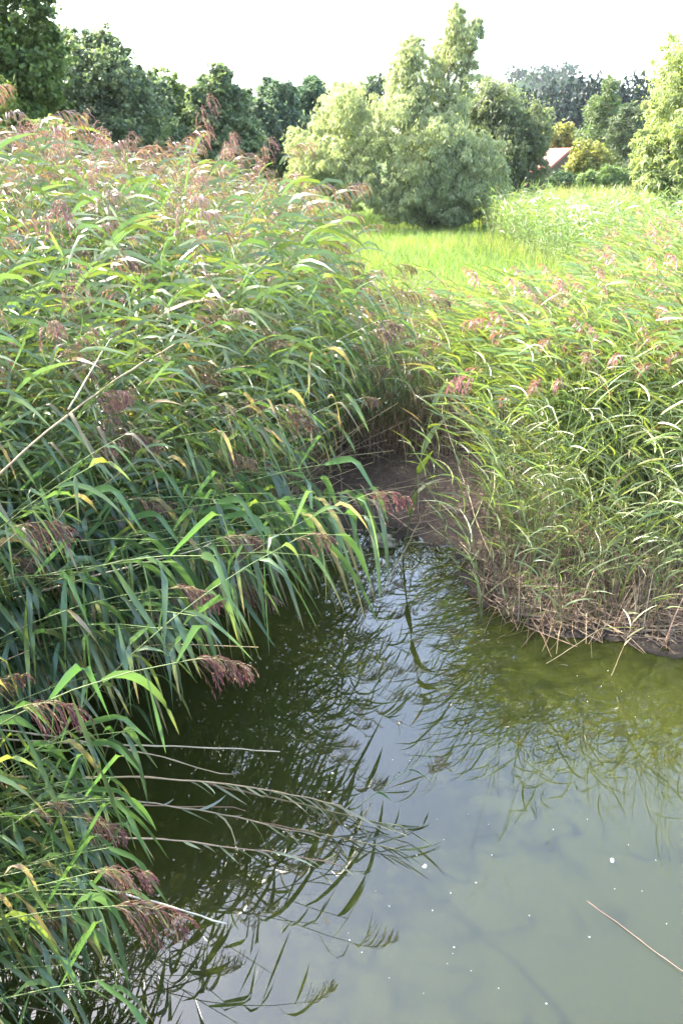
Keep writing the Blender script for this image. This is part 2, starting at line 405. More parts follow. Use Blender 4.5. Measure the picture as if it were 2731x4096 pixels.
BX = ([1.0, 2.0, 2.6, 3.3, 3.85, 4.3, 5.0, 5.6, 6.3, 6.9, 7.35, 8.5, 12, 15], [-1.8, -2.0, -1.9, -1.62, -1.27, -.98, -.72, -.5, -.3, -.1, .9, 1.3, 1.3, .6])
def left_edge(y): return np.interp(y, *BX)
cands = []     # (kind, x, y, rz, s)
def scatter(n, xr, yr):
    return np.stack([xr[0] + (xr[1] - xr[0]) * rng.random(n), yr[0] + (yr[1] - yr[0]) * rng.random(n)], -1)
# left bed
P = np.concatenate([scatter(5200, (-6.5, 1.6), (.6, 14.5)), scatter(1500, (-4.5, 1.2), (2.8, 8.5))])
for x, y in P:
    e = float(left_edge(y))
    if x > e or x < -.50 * y - 2.4: continue
    dep = e - x
    if y > 9 and rng.random() < .35: continue
    if y > 12 and x > -.6: continue
    tall = 1 - .56 * float(sstep(-1.7, -.1, x)) * float(sstep(5.2, 8.0, y))
    if y > 5: tall *= 1 + .10 * float(sstep(1.4, 2.8, -x))
    if y < 3.6 or (dep < .35 and y < 5.0): k = 'front'
    elif y < 6.0 or (dep < .5 and y < 9): k = 'mid'
    if 1.6 < y < 4.7 and dep > .95: k = 'back'; tall *= 1.12  # reeds left of frame, made tall and upright to shade the front ones
    else: k = 'back' if rng.random() < .78 else 'mid'
    rz = rng.normal(R(6), R(24)) if k != 'back' else rng.normal(R(0), R(50))
    s = U(.84, 1.08) * (.86 + .28 * float(vnoise(np.array([x]), np.array([y]), .9, 21)[0])) * tall * (1 - .25 * float(sstep(.45, .0, dep)) * (y < 6.6))
    if y < 2.85: s *= .74 if dep < 1.2 else 1; rz = abs(rz) if y < 2.4 else rz
    if 1.85 < y < 2.75 and dep < .22: continue
    cands.append((k, x, y, rz, s))
# low curtain of reeds hanging towards the viewer behind the mud
P = scatter(260, (-.6, 1.5), (7.0, 8.1))
for x, y in P:
    if x < float(left_edge(y)) + .2 and y > 7.0 + .12 * abs(x - .6): cands.append(('mid', x, y, R(-75) + rng.normal(0, R(28)), U(.42, .62)))
# extra thickness close to the camera
P = scatter(1100, (-3.6, -1.0), (.5, 3.9))
for x, y in P:
    e = float(left_edge(y)); 
    if x > e or e - x > 1.3: continue
    if 1.75 < y < 2.85 and (e - x < .3 or rng.random() < .4): continue
    cands.append(('front', x, y, rng.normal(R(8), R(14)), U(.84, 1.08) * (.72 if y < 2.85 else 1)))
P = scatter(1500, (-2.6, -1.2), (.7, 2.05))
for x, y in P:
    if x < float(left_edge(y)) + .3: cands.append(('front', x, y, rng.normal(R(0), R(24)), U(.44, .74)))
# right bed
P = np.concatenate([scatter(5600, (.3, 10), (4.2, 17)), scatter(1500, (.7, 4.6), (4.4, 7.2))])
for x, y in P:
    e = float(np.interp(y, [4.2, 4.8, 5.3, 6.0, 6.8, 7.3, 7.6], [1.3, 1.0, 1.0, 1.15, 1.25, 1.25, 1.2]))
    if x < e or x > .50 * y + 1.4: continue
    if float(shore_dist(np.array([x]), np.array([y]))[0]) < .06: continue
    if y > 9 and rng.random() < .25: continue
    front = y < 5.7 - .28 * (x - 1) or x < e + .45 * (y < 6.6)
    if front and rng.random() < .5: continue
    k = 'shoot' if front and rng.random() < .93 else 'right'
    rz = math.pi + rng.normal(R(28), R(24)) if k == 'right' else rng.random() * 6.28
    s = U(.82, 1.12) * (U(.45, 1.) if k == 'shoot' and rng.random() < .6 else 1)
    if y > 7: s *= 1 - .56 * float(sstep(.40, .24, x / y)) * float(sstep(6.5, 9, y))
    if y > 12.5 and x / y < .27: continue
    cands.append((k, x, y, rz, s))
P = scatter(900, (.55, 2.6), (4.0, 5.6)); D_ = shore_dist(P[:, 0], P[:, 1])
for x, y in P[(D_ > -.12) & (D_ < .7) & ~((P[:, 0] < 1.0) & (P[:, 1] > 4.85)) & ~((P[:, 0] < .8) & (P[:, 1] > 4.7))][:85]: cands.append(('shoot', x, y, rng.random() * 6.28, U(.6, 1.02)))
# a few young shoots wading in front of the right bank
for u, v, s in ((.705, .605, .9), (.73, .62, .8), (.76, .61, 1.0), (.655, .545, .75), (.80, .625, .85), (.68, .575, .8), (.745, .60, .9), (.83, .615, .75), (.93, .62, .9)):
    p = at_z(u, v, -.02); cands.append(('shoot', p[0], p[1], rng.random() * 6.28, s))

PROTO = {k: [reed_proto(v) for v in KIND[k]] for k in ('front', 'mid', 'right', 'shoot', 'back', 'sky')}
used = {}
def place_reed(k, i, x, y, rz, s, label, group, z=None):
    p = PROTO[k][i]
    o = p if (k, i) not in used else copy_tree(p)
    used[(k, i)] = 1
    o.location = (x, y, float(ground_z(np.array([x]), np.array([y]))[0]) - .02 if z is None else z)
    o.rotation_euler = (0, 0, rz); o.scale = (s, s, s)
    tag(o, label, 'reed', group)
    return o
# named plumes that stand out in the photograph: (u, v) of the plume's root
HERO = [
    (.275, .645, 'front', 0, 8, 1.0, "arching reed with the big maroon plume hanging over dark water beside grey dead leaves"),
    (.030, .690, 'front', 1, 0, .95, "reed whose maroon plume droops at the left edge just above the pale stalks"),
    (.105, .798, 'front', 2, 0, .85, "reed with a small maroon plume hanging low among the pale stalks over the water"),
    (.165, .885, 'front', 3, 4, .85, "lowest reed with a wide loose purple plume trailing over the olive water"),
    (.130, .853, 'front', 4, 2, .8, "reed with a thin purple plume just above the lowest wide plume"),
    (.245, .575, 'front', 5, 12, 1.0, "reed carrying a reddish plume above the thick comb of hanging leaves"),
    (.345, .572, 'front', 6, 4, 1.0, "reed stretched flat to the right with a narrow red plume over the shadowed water"),
    (.165, .428, 'front', 0, 16, 1.1, "sunlit reed with a pink brown plume above the tangle of brown stalks"),
    (.020, .515, 'front', 1, 10, 1.1, "reed with a dark plume drooping at the left edge below the sunlit tangle"),
    (.005, .545, 'front', 2, 10, 1.1, "reed with a dense maroon plume cut by the left edge of the picture"),
    (.430, .528, 'mid', 1, 12, .85, "reed with a dusky plume overhanging the mouth of the mud inlet"),
    (.530, .485, 'mid', 2, 5, .9, "outermost left bank reed with a purple plume reaching over the mud"),
    (.145, .300, 'mid', 3, 14, 1.0, "reed with a broad maroon plume held level above bright green blades"),
    (.285, .312, 'mid', 4, 10, 1.0, "reed with a wide dark plume half way up the left bank"),
    (.310, .442, 'mid', 5, 8, 1.0, "reed with a dark plume above the shaded green leaf curtain"),
]
for u, v, k, i, az, s, lab in HERO:
    tip = KIND[k][i]['tip'] * s; a = R(az); x = y = 0; zg = .15
    for _ in range(6):
        p = at_z(u, v, zg + tip[2]); x = p[0] - (tip[0] * math.cos(a) - tip[1] * math.sin(a)); y = p[1] - (tip[0] * math.sin(a) + tip[1] * math.cos(a))
        zg = max(float(ground_z(np.array([x]), np.array([y]))[0]), -.1) - .02
    place_reed(k, i, x, y, a, s, lab, None, z=zg)
for u, v, y, i, az, lab in [
    (.118, .128, 5.6, 0, 170, "tallest skyline reed, its feathery plume standing against the dark left trees"),
    (.180, .140, 6.2, 1, 200, "skyline reed with a drooping tan plume just right of the tallest one"),
    (.285, .125, 7.0, 2, 20, "skyline reed with a feathery tan plume against the pointed tree"),
    (.325, .157, 7.6, 3, -30, "skyline reed with a pinkish plume beside the upright bleached stalk"),
    (.380, .165, 8.0, 4, 10, "skyline reed with a brown plume at the right end of the left skyline"),
    (.045, .165, 5.2, 1, 150, "skyline reed with a grey pink plume under the dark corner tree"),
    (.235, .160, 6.4, 0, 60, "skyline reed with a broad pink plume below the loose yellowish tree")]:
    p = at_y(u, v, y); t_ = KIND['sky'][i]['tip']; a = R(az); zg = .3
    s = (p[2] - zg) / t_[2]; x, yy = p[0] - s * (t_[0] * math.cos(a) - t_[1] * math.sin(a)), p[1] - s * (t_[0] * math.sin(a) + t_[1] * math.cos(a))
    place_reed('sky', i, x, yy, a, s, lab, None)
for n in range(18):
    u = U(.0, .46); y = U(4.8, 9.5); v = np.interp(u, [0, .2, .35, .46], [.158, .164, .172, .19]) + U(-.016, .02)
    i = int(rng.integers(6)); p = at_y(u, v, y); t_ = KIND['sky'][i]['tip']; a = U(0, 6.28); s = min((p[2] - .3) / t_[2], 1.2); side_ = "left" if u < .15 else ("middle" if u < .3 else "right")
    place_reed('sky', i, p[0] - s * (t_[0] * math.cos(a) - t_[1] * math.sin(a)), p[1] - s * (t_[0] * math.sin(a) + t_[1] * math.cos(a)), a, s,
               "reed with an erect feathery plume on the %s of the left bed's skyline" % side_, "erect plumed reeds on the skyline, " + side_)
# the rest: those that show largest become objects, the others one bed
def score(c):
    k, x, y, rz, s = c
    tip = KIND[k][0]['tip'] * s * .8
    p = np.array([x + tip[0] * math.cos(rz), y + tip[0] * math.sin(rz), tip[2]])
    u, v = proj(p)
    if not (-.06 < u < 1.06 and -.05 < v < 1.1): return 99
    return float(np.linalg.norm(p - np.array([0, 0, CAM_H])))
sc = np.array([score(c) for c in cands])
isl = np.array([c[0] in ('front', 'mid', 'back') for c in cands])
order_l = [i for i in np.argsort(sc) if isl[i] and sc[i] < 50][:175]
order_r = [i for i in np.argsort(sc) if not isl[i] and sc[i] < 50][:105]
chosen = set(order_l) | set(order_r)
MARKS = [(.275, .645, "the big maroon plume"), (.03, .69, "the left edge maroon plume"), (.165, .885, "the lowest wide plume"), (.21, .735, "the level pale stalk"),
         (.22, .56, "the bright cut stalk"), (.345, .572, "the narrow red plume"), (.165, .428, "the pink brown plume"), (.02, .53, "the left edge dark plumes"), (.43, .528, "the dusky plume"),
         (.53, .485, "the outermost left plume"), (.31, .442, "the shaded leaf curtain"), (.12, .97, "the lower left corner fringe"), (.03, .97, "the very corner"), (.04, .88, "the whitish slanting stalk"), (.09, .90, "the trailing purple plume"), (.03, .82, "the arched stalks' feet"), (.05, .76, "the rusty level stalk"), (.10, .81, "the arched straw stalks"), (.12, .62, "the cut stalk's foot"), (.42, .46, "the mud inlet's left rim"),
         (.57, .47, "the pale rock"), (.66, .44, "the bent bare stem"), (.70, .54, "the inlet's right rim"), (.78, .58, "the thickest litter"), (.86, .58, "the dark dead tuft"), (.94, .60, "the broken stems"),
         (.75, .42, "the mud inlet's head"), (.72, .50, "the straw's left end"), (.79, .50, "the straw's left half"), (.85, .52, "the straw's centre"), (.91, .51, "the straw's right half"), (.80, .44, "the bank's left half"), (.90, .44, "the bank's right half"), (.88, .37, "the upper right bank"), (.85, .45, "the right bank's middle"), (.95, .45, "the picture's right edge"), (.95, .53, "the right edge bank")]
def zone(c, i):
    k, x, y, rz, s = c
    v_ = KIND[k][i]; tip = v_['tip'] * s * .75
    p = np.array([x + tip[0] * math.cos(rz), y + tip[0] * math.sin(rz), tip[2] + .1]); u, v = proj(p)
    m = min(MARKS, key=lambda q: (q[0] - u) ** 2 + (1.5 * (q[1] - v)) ** 2)
    size = "short" if s < .86 else ("long" if s > .98 else "middling")
    lean = math.degrees((rz + math.pi) % (2 * math.pi) - math.pi) if k != 'right' else math.degrees(math.pi - rz)
    way = "towards the viewer" if lean < -5 else ("away" if lean > 14 else "sideways")
    if k == 'right': way = {"away": "sideways", "sideways": "forward", "towards the viewer": "forward"}[way] if lean > -28 else "steeply forward"
    if k == 'shoot': a = ("knee high thin" if s < .62 else ("half grown slim" if s < .9 else "tall slim")) + " young reed shoot"
    elif k == 'right': a = size + " yellow green reed leaning left, " + way
    else: a = size + " broad reed leaning right, " + way
    if v_['plume']: a = a.replace("reed", "plumed reed")
    return a + " beside " + m[2], a.replace("leaning", "leaning") + "s beside " + m[2] if k == 'shoot' else a.replace("reed", "reeds", 1) + " beside " + m[2]
beds = {'left': [], 'right': []}
for n, c in enumerate(cands):
    k, x, y, rz, s = c
    i = int(rng.integers(len(KIND[k])))
    if k == 'mid' and y < 4.6: i = int(rng.integers(6, 10))
    if k == 'front' and rng.random() < .93: i = int(rng.integers(7, 13))
    if k == 'mid' and rng.random() < .6: i = int(rng.integers(6, 10))
    if n in chosen:
        lab, gr = zone(c, i)
        place_reed(k, i, x, y, rz, s, lab, gr)
    else:
        beds['left' if isl[n] else 'right'].append(c)
for (k, lst) in PROTO.items():
    for i, o in enumerate(lst):
        if (k, i) not in used:
            for ch in list(o.children): bpy.data.objects.remove(ch)
            bpy.data.objects.remove(o)
def split_join(v):
    a = Buf(); a.extend(v['stem'])
    for l in v['leaves']: a.extend(l)
    return a, v['plume']
def bed(name, items, keymap):
    """the uncountable remainder of a reedbed as one object"""
    big = Buf(); pieces = {}
    for c in items:
        k = keymap(c); i = int(rng.integers(len(KIND[k])))
        if c[2] < 5 and rng.random() < .85 and KIND[k][i]['plume'] is not None: i = len(KIND[k]) - 1 - int(rng.integers(3))
        pieces.setdefault((k, i), []).append(c)
    for (k, i), cs in pieces.items():
        V, F, C = reed_joined(KIND[k][i]).cat(); n = len(V)
        A = np.array([[c[1], c[2], c[3], c[4]] for c in cs]); z = ground_z(A[:, 0], A[:, 1]) - .02
        ca, sa = np.cos(A[:, 2])[:, None], np.sin(A[:, 2])[:, None]; s = A[:, 3][:, None]
        X = (V[None, :, 0] * ca - V[None, :, 1] * sa) * s + A[:, 0][:, None]
        Y = (V[None, :, 0] * sa + V[None, :, 1] * ca) * s + A[:, 1][:, None]
        Z = V[None, :, 2] * s + z[:, None]
        W = np.stack([X, Y, Z], -1).reshape(-1, 3)
        CC = (C[None] * (1 + (rng.random((len(cs), 1, 1)) - .5) * .4)).reshape(-1, 3)
        off = (np.arange(len(cs)) * n)[:, None, None]
        big.add(W, [(f[None] + off).reshape(-1, f.shape[1]) for f in F], CC)
    return link(name, big.mesh(name, M_LEAF))
near = {'front': 'mid', 'mid': 'mid', 'back': 'far_left', 'right': 'far_right', 'shoot': 'shoot'}
o = bed("left_reed_bed", beds['left'], lambda c: near[c[0]] if c[2] > 5 or c[0] != 'front' else ('mid' if rng.random() < .5 else 'far_left'))
tag(o, "dense tangle of tall green reeds with maroon plumes covering the left bank", "reed bed", kind='stuff')
o = bed("right_reed_bed", beds['right'], lambda c: near[c[0]])
tag(o, "bright sunlit sea of shorter yellow green reeds with pink plumes filling the right bank", "reed bed", kind='stuff')

# ------------------------------------------------------------------ bright young reeds, pale far reeds, meadow grass
def field(n, inside, key, smin, smax):
    out = []
    while len(out) < n:
        p = inside()
        if p is not None: out.append((key, p[0], p[1], rng.random() * 6.28, U(smin, smax)))
    return out
def in_young():
    y = U(16.5, 30); x = U(2.2, 16)
    u, v = proj(np.array([x, y, .4]))
    lim = np.interp(y, [16, 20, 25, 30], [5.2, 4.8, 4.7, 5.2])
    return (x, y) if x > lim + U(-.4, .4) and u < 1.05 else None
o = bed("young_reed_bed", field(1700, in_young, 'young', .85, 1.25), lambda c: 'young')
tag(o, "even stand of fresh bright green reeds without plumes right of the willow", "reed bed", kind='stuff')
def blades(name, mat, pts, h, wd, cols, lean=.35, seg=3, tips=None):
    b = Buf(); n = len(pts)
    z = ground_z(pts[:, 0], pts[:, 1]); P = np.column_stack([pts, z - .01])
    d0 = norm(np.column_stack([rng.normal(size=(n, 2)) * lean * .5, np.ones(n)])); d1 = norm(np.column_stack([rng.normal(size=(n, 2)) * lean * 2, np.full(n, .55)]))
    a = rng.random(n) * 6.28
    strips(b, P, d0, d1, np.column_stack([np.cos(a), np.sin(a), np.zeros(n)]), h, wd, seg, 'blade', 1.2, C0=cols, C1=cols if tips is None else tips)
    return link(name, b.mesh(name, mat))
pts = scatter(190000, (-12, 9), (13, 48)); y = pts[:, 1]
pts = pts[(pts[:, 0] < np.interp(y, [13, 16, 20, 25, 34, 48], [6, 5.6, 5.0, 4.9, 6, 5])) & (rng.random(len(pts)) < np.interp(y, [13, 20, 34, 48], [1, .8, .6, .5]))]
cc = vary((.125, .18, .058), len(pts), .28); cc *= (.8 + .5 * vnoise(pts[:, 0], pts[:, 1], .5, 5))[:, None]; yl = rng.random(len(pts)) < .12 + .35 * (vnoise(pts[:, 0], pts[:, 1], .35, 6) > .62); cc[yl] = vary((.24, .23, .08), yl.sum())
o = blades("meadow_grass", M_GRASS, pts, .14 + .34 * rng.random(len(pts)) ** 2 * (.6 + .9 * vnoise(pts[:, 0], pts[:, 1], .7, 8)), .012, cc)
tag(o, "bright yellow green meadow grass in front of the willow", "grass", kind='stuff')
pts = scatter(42000, (-12, 30), (29, 46)); pts = pts[np.abs(pts[:, 0]) < .5 * pts[:, 1] + 2]
k = (pts[:, 0] > 5)
pts = pts[k]
cc = vary((.22, .26, .07), len(pts), .3); pale = rng.random(len(pts)) < .4; cc[pale] = vary((.42, .36, .24), pale.sum(), .25)
o = blades("far_reed_bed", M_GRASS, pts, .8 + .75 * rng.random(len(pts)), .03, cc, .12, 3, cc * np.array([1.15, 1.05, .95]))
tag(o, "far pale reed bed with buff seed heads along the hedge", "reed bed", kind='stuff')

# ------------------------------------------------------------------ undergrowth: dead stems and litter
def litter(name, spots, label, n_flat, n_up, hk=1., off=-.03):
    b = Buf()
    for kind, n in (('flat', n_flat), ('up', n_up)):
        idx = rng.integers(len(spots), size=n); c = spots[idx]
        pts = c[:, :2] + rng.normal(size=(n, 2)) * c[:, 2:3]
        ok = shore_dist(pts[:, 0], pts[:, 1]) > off; pts = pts[ok]; n = len(pts)
        z = np.maximum(ground_z(pts[:, 0], pts[:, 1]), -.02)
        a = rng.random(n) * 6.28; ca = np.column_stack([np.cos(a), np.sin(a), np.zeros(n)])
        colr = vary((.23, .165, .105), n, .45); dk = rng.random(n) < .45; colr[dk] = vary((.13, .09, .06), dk.sum(), .3)
        if kind == 'flat':
            P = np.column_stack([pts, z + .008 + .045 * rng.random(n) ** 2]); d0 = norm(ca + np.column_stack([np.zeros((n, 2)), rng.normal(size=n) * .12])); d1 = norm(d0 + rng.normal(size=(n, 3)) * np.array([.3, .3, .12]))
            strips(b, P, d0, d1, np.column_stack([-np.sin(a), np.cos(a), np.ones(n) * .5]), .08 + .34 * rng.random(n) ** 1.5, .003 + .006 * rng.random(n), 2, 'even', C0=colr)
        else:
            P = np.column_stack([pts, z - .02]); d0 = norm(ca * .35 * rng.random((n, 1)) + np.array([0, 0, 1])); d1 = norm(d0 + ca * .5)
            strips(b, P, d0, d1, np.column_stack([-np.sin(a), np.cos(a), np.zeros(n)]), (.12 + .38 * rng.random(n) ** 2) * hk, .004 + .004 * rng.random(n), 3, 'even', C0=colr, C1=colr * 1.2)
    o = link(name, b.mesh(name, M_STRAW)); tag(o, label, "litter", kind='stuff'); return o
sp = []
for u in np.linspace(.66, 1.05, 26):
    for v in (.535, .56, .58, .60):
        if u < .70 + (.61 - v) * .4: continue
        p = at_z(u, v, .08); sp.append((p[0], p[1], .14))
litter("dry_litter", np.array(sp), "mat of brown broken reed stems covering the right bank", 3000, 1100, .8, -.02)
sp = [(float(left_edge(y)) - d, y, .12) for y in np.linspace(1.2, 6.8, 36) for d in (.05, .3, .6)]
sp += [(x, 6.95, .15) for x in np.linspace(-.1, 1.3, 12)]
litter("dead_stems", np.array(sp), "dark brown dead stems under the overhanging reeds of the left bank", 2600, 4200, 1.6)
sp = [tuple(at_z(u, v, .05)[:2]) + (.22,) for u, v in ((.56, .48), (.62, .47), (.66, .50), (.62, .51), (.58, .515), (.65, .53))]
litter("mud_debris", np.array(sp), "thin scattered twigs and stem bits on the dark mud", 170, 40)

def dry_stems():
    b = Buf(); n = 1500
    pts = scatter(6000, (-5.5, 1.1), (1.6, 12)); pts = pts[(pts[:, 0] < left_edge(pts[:, 1]) - .05) & (pts[:, 0] > -.5 * pts[:, 1] - 1.6)][:n]; n = len(pts)
    z = ground_z(pts[:, 0], pts[:, 1]); a = rng.normal(R(8), R(22), n); el = np.where(pts[:, 1] > 5.5, rng.normal(R(72), R(12), n), rng.normal(R(42), R(14), n))
    d0 = np.column_stack([np.cos(el) * np.cos(a), np.cos(el) * np.sin(a), np.sin(el)]); d1 = norm(d0 + np.column_stack([np.cos(a), np.sin(a), -np.ones(n)]) * rng.random((n, 1)) * .5)
    L = 1.0 + 1.0 * rng.random(n); L *= np.where((pts[:, 0] > -.9) & (pts[:, 1] > 6), .55, 1)
    c = vary((.36, .28, .17), n, .35)
    for w0 in (np.array([[0, 0, 1.]]), np.array([[.3, 1., 0]])):
        strips(b, np.column_stack([pts, z]), d0, d1, np.repeat(w0, n, 0) + d0 * .01, L, .007, 5, 'even', C0=c, C1=c * 1.25)
    m = 2600; k = rng.integers(n, size=m); t = .15 + .6 * rng.random(m); P = np.column_stack([pts, z])[k] + d0[k] * (L[k] * t)[:, None]
    c2 = vary((.27, .18, .095), m, .35)
    strips(b, P, norm(d0[k] + rng.normal(size=(m, 3)) * .6), norm(np.array([0, 0, -1.]) + rng.normal(size=(m, 3)) * .3), rng.normal(size=(m, 3)), .15 + .22 * rng.random(m), .009 + .012 * rng.random(m), 4, 'leaf', .4, twist=rng.normal(size=m) * 1.5, C0=c2, C1=c2 * 1.2)
    o = link("dry_reed_stems", b.mesh("dry_reed_stems", M_STRAW)); tag(o, "bleached dead reed stems and curled brown leaves among the green left reeds", "dead reeds", kind='stuff')
dry_stems()

# ------------------------------------------------------------------ cut and fallen stalks over the water
def stalk(name, a, b, r, c0, c1, label, sag=.04, leaves=0, leafcol=(.3, .26, .2), group=None, cat="stalk"):
    a, b = np.array(a), np.array(b); root = empty(name, tuple(a)); L = np.linalg.norm(b - a)
    mid = (a + b) / 2 + np.array([0, 0, sag * L])
    pts = bezier(np.zeros(3), mid - a, b - a, 22); pts[1:-1] += np.cumsum(rng.normal(size=(20, 3)), 0) * L * .0022
    n = 22; r *= .78; rad = np.linspace(r, r * .5, n); rad[::4] *= 1.35
    s = Buf(); tube(s, pts, rad, c0, c1, 6); link("stem", s.mesh("stem", M_STRAW), root)
    if leaves:
        t = np.linspace(.5, 1, leaves); P = np.stack([np.interp(t, np.linspace(0, 1, n), pts[:, k]) for k in range(3)], -1)
        T = norm(b - a)[None].repeat(leaves, 0); side = norm(np.cross(T, [0, 0, 1.])) * np.where(np.arange(leaves) % 2, 1, -1)[:, None]
        side = np.where(rng.random((leaves, 1)) < .75, np.array([[.35, -.9, 0]]), side)
        d0 = norm(T + side * .5 + rng.normal(size=(leaves, 3)) * .16); d1 = norm(T * .6 + side * .8 + rng.normal(size=(leaves, 3)) * .2 + np.array([0, 0, -.12]))
        for i in range(leaves):
            lb = Buf(); c = vary(leafcol, 1, .3)
            strips(lb, P[i:i+1], d0[i:i+1], d1[i:i+1], np.array([[0, .3, 1.]]), U(.05, .19), U(.005, .011), 4, 'leaf', U(.5, 1.2), keel=.3, twist=[U(-1.5, 1.5)], C0=c, C1=c * 1.1)
            link("leaf", lb.mesh("leaf", M_LEAF), root)
    tag(root, label, cat, group); return root
PALE, TAN, RUST = (.42, .34, .22), (.29, .21, .12), (.18, .10, .06)
ST = [
    ((-.02, .722, .35), (.410, .734, .22), .0052, PALE, PALE, "straight pale cut stalk lying level over the dark water, topmost of the low stalks", .02, 0),
    ((-.02, .712, .45), (.338, .756, .18), .0045, PALE, TAN, "thin tan stalk dipping right just under the topmost level stalk", .05, 0),
    ((.015, .760, .35), (.52, .802, .03), .0055, TAN, TAN, "long arched straw coloured stalk running into the half sunk fronds", .09, 16),
    ((.02, .775, .32), (.44, .812, .04), .005, PALE, TAN, "pale arched stalk beneath the longest arched one", .08, 9),
    ((.0, .79, .28), (.36, .792, .02), .004, TAN, RUST, "thin nearly level rusty stalk touching the water among the arched ones", .03, 0),
    ((.03, .812, .25), (.50, .846, .02), .0045, PALE, RUST, "long reddish stalk sinking to the water with grey leaves at its end", .06, 10),
    ((-.02, .836, .40), (.332, .902, .10), .0058, PALE, (.62, .55, .42), "bright whitish stalk slanting down to the right above the lowest plume", .04, 0),
    ((.02, .585, .80), (.31, .530, 1.0), .0058, PALE, PALE, "bright cut stalk slanting up to the right through the shaded left bank leaves", .02, 0),
    ((-.02, .395, 1.5), (.19, .195, 2.13), .006, PALE, TAN, "long pale dry stalk rising steeply through the sunlit upper left reeds", .03, 0),
    ((-.02, .475, 1.35), (.40, .285, 1.72), .0055, TAN, PALE, "long dry stalk slanting far to the right across the left reeds", .06, 0),
    ((.10, .40, 1.55), (.165, .33, 1.75), .0045, PALE, PALE, "short pale stalk standing in front of the yellowing left leaves", .02, 0),
]
for a, b, r, c0, c1, lab, sag, lv in ST:
    stalk("dry_stalk", at_z(*a), at_z(*b), r, c0, c1, lab, sag, lv, (.26, .25, .18), "dry stalks among the left reeds")
p = at_y(.325, .27, 7.5); q = at_y(.33, .140, 7.6)
stalk("dry_stalk", p, q, .005, TAN, PALE, "upright bleached dry stalk standing out of the left bed against the dark trees", 0, 0, group="dry stalks among the left reeds")
# half sunk fronds on the water
for a, b, lab in (((.30, .765, .0), (.60, .812, .03), "upper half sunk reed frond with grey green leaves lying towards open water"),
                  ((.36, .80, .0), (.585, .83, .02), "lower half sunk reed frond with stiff dark leaves lying on the water"),
                  ((.20, .62, .06), (.335, .655, .05), "withered grey frond drooping onto the dark water under the big maroon plume")):
    stalk("sunken_frond", at_z(*a), at_z(*b), .004, RUST, (.14, .15, .06), lab, .01, 13, (.085, .095, .06), "reed fronds lying on the water", "reed frond")
stalk("dry_stalk", at_z(.555, .585, -.02), at_z(.615, .505, .25), .004, (.2, .17, .08), (.3, .24, .12), "leaning dead stem with brown leaf rising from the water beside the rock", .02, 4, (.25, .22, .1), "dead stems at the inlet")
stalk("dry_stalk", at_z(.72, .545, .1), at_z(.648, .395, .75), .006, TAN, PALE, "bent bare brown stem curving up left over the mud inlet", -.05, 0, group="dead stems at the inlet")
stalk("dry_stalk", at_z(.60, .515, .12), at_z(.46, .455, .35), .003, TAN, TAN, "thin brown stem crossing the dark mud to the left", .03, 0, group="dead stems at the inlet")
stalk("dry_stalk", at_z(.80, .648, .0), at_z(.955, .585, .25), .0024, TAN, (.22, .21, .09), "broken straw coloured stem arching from the water to the right bank", .06, 3, (.35, .33, .12), "broken stems at the right bank")
stalk("dry_stalk", at_z(.895, .66, .0), at_z(.93, .60, .3), .0022, TAN, (.25, .2, .12), "broken stem with a shrivelled whitish tip dangling into the olive water", .0, 5, (.5, .42, .26), "broken stems at the right bank")
stalk("floating_stem", at_z(.835, .868, -.006), at_z(1.02, .96, .006), .0019, (.12, .07, .05), (.26, .17, .12), "reddish dead stem floating in open water at the lower right", 0, 0)
# lone green shoot in the inlet
b0 = at_z(.590, .548, .0)
v = make_reed(1.08, 84, 78, 6, .28, .036, .30, 0, 3, 0, .35, 0, .5, r0=.007, warm=.95)
r = reed_proto(v); r.location = tuple(b0); tag(r, "lone tall green shoot standing in front of the mud inlet", "reed")
# small reed reaching over the open water with a thin plume
a = at_z(.50, .80, .0); v = make_reed(.42, 35, 12, 4, .13, .010, .4, 0, 2, 0, .8, 0, .1, r0=.002); r = reed_proto(v); r.location = tuple(a); r.rotation_euler = (0, 0, R(20))
tag(r, "tiny thin green reed poking over the open water", "reed")

# ------------------------------------------------------------------ rock, foam flecks
def rock(name, loc, s, seed, label, colour):
    n, m = 24, 34; th = np.linspace(0, math.pi, n); ph = np.linspace(0, 2 * math.pi, m, endpoint=False)
    T_, Ph = np.meshgrid(th, ph, indexing='ij')
    d = np.stack([np.sin(T_) * np.cos(Ph), np.sin(T_) * np.sin(Ph), np.cos(T_)], -1)
    f = 1 + .5 * (vnoise(d[..., 0] * 2 + 5, d[..., 1] * 2 + d[..., 2] * 3, 1.1, seed) - .5) + .22 * (vnoise(d[..., 0] * 9 + 7, d[..., 2] * 9 + d[..., 1] * 8, 1.2, seed + 2) - .5) + .3 * (vnoise(d[..., 0] * 4, d[..., 2] * 4 + d[..., 1] * 3, 1.5, seed + 1) - .5)
    Vv = np.sign(d) * np.abs(d) ** .8 * f[..., None] * np.array(s)
    i = np.arange(n * m).reshape(n, m); j = np.roll(i, -1, 1)
    b = Buf(); b.add(Vv.reshape(-1, 3), np.stack([i[:-1], j[:-1], j[1:], i[1:]], -1).reshape(-1, 4), np.asarray(colour)[None] * (.55 + .7 * vnoise(Vv[..., 0].ravel() * 40 + 9, Vv[..., 1].ravel() * 40 + Vv[..., 2].ravel() * 50, 1, seed))[:, None])
    o = link(name, b.mesh(name, matte("limestone", .9, .2, 22, .45, 1.35, .8), smooth=True)); o.location = tuple(loc); tag(o, label, "rock"); return o
p = at_z(.560, .527, .06); rock("rock", (p[0], p[1] + .04, .025), (.085, .055, .05), 3, "pale mossy rock lying at the edge of the mud inlet", (.25, .23, .155))
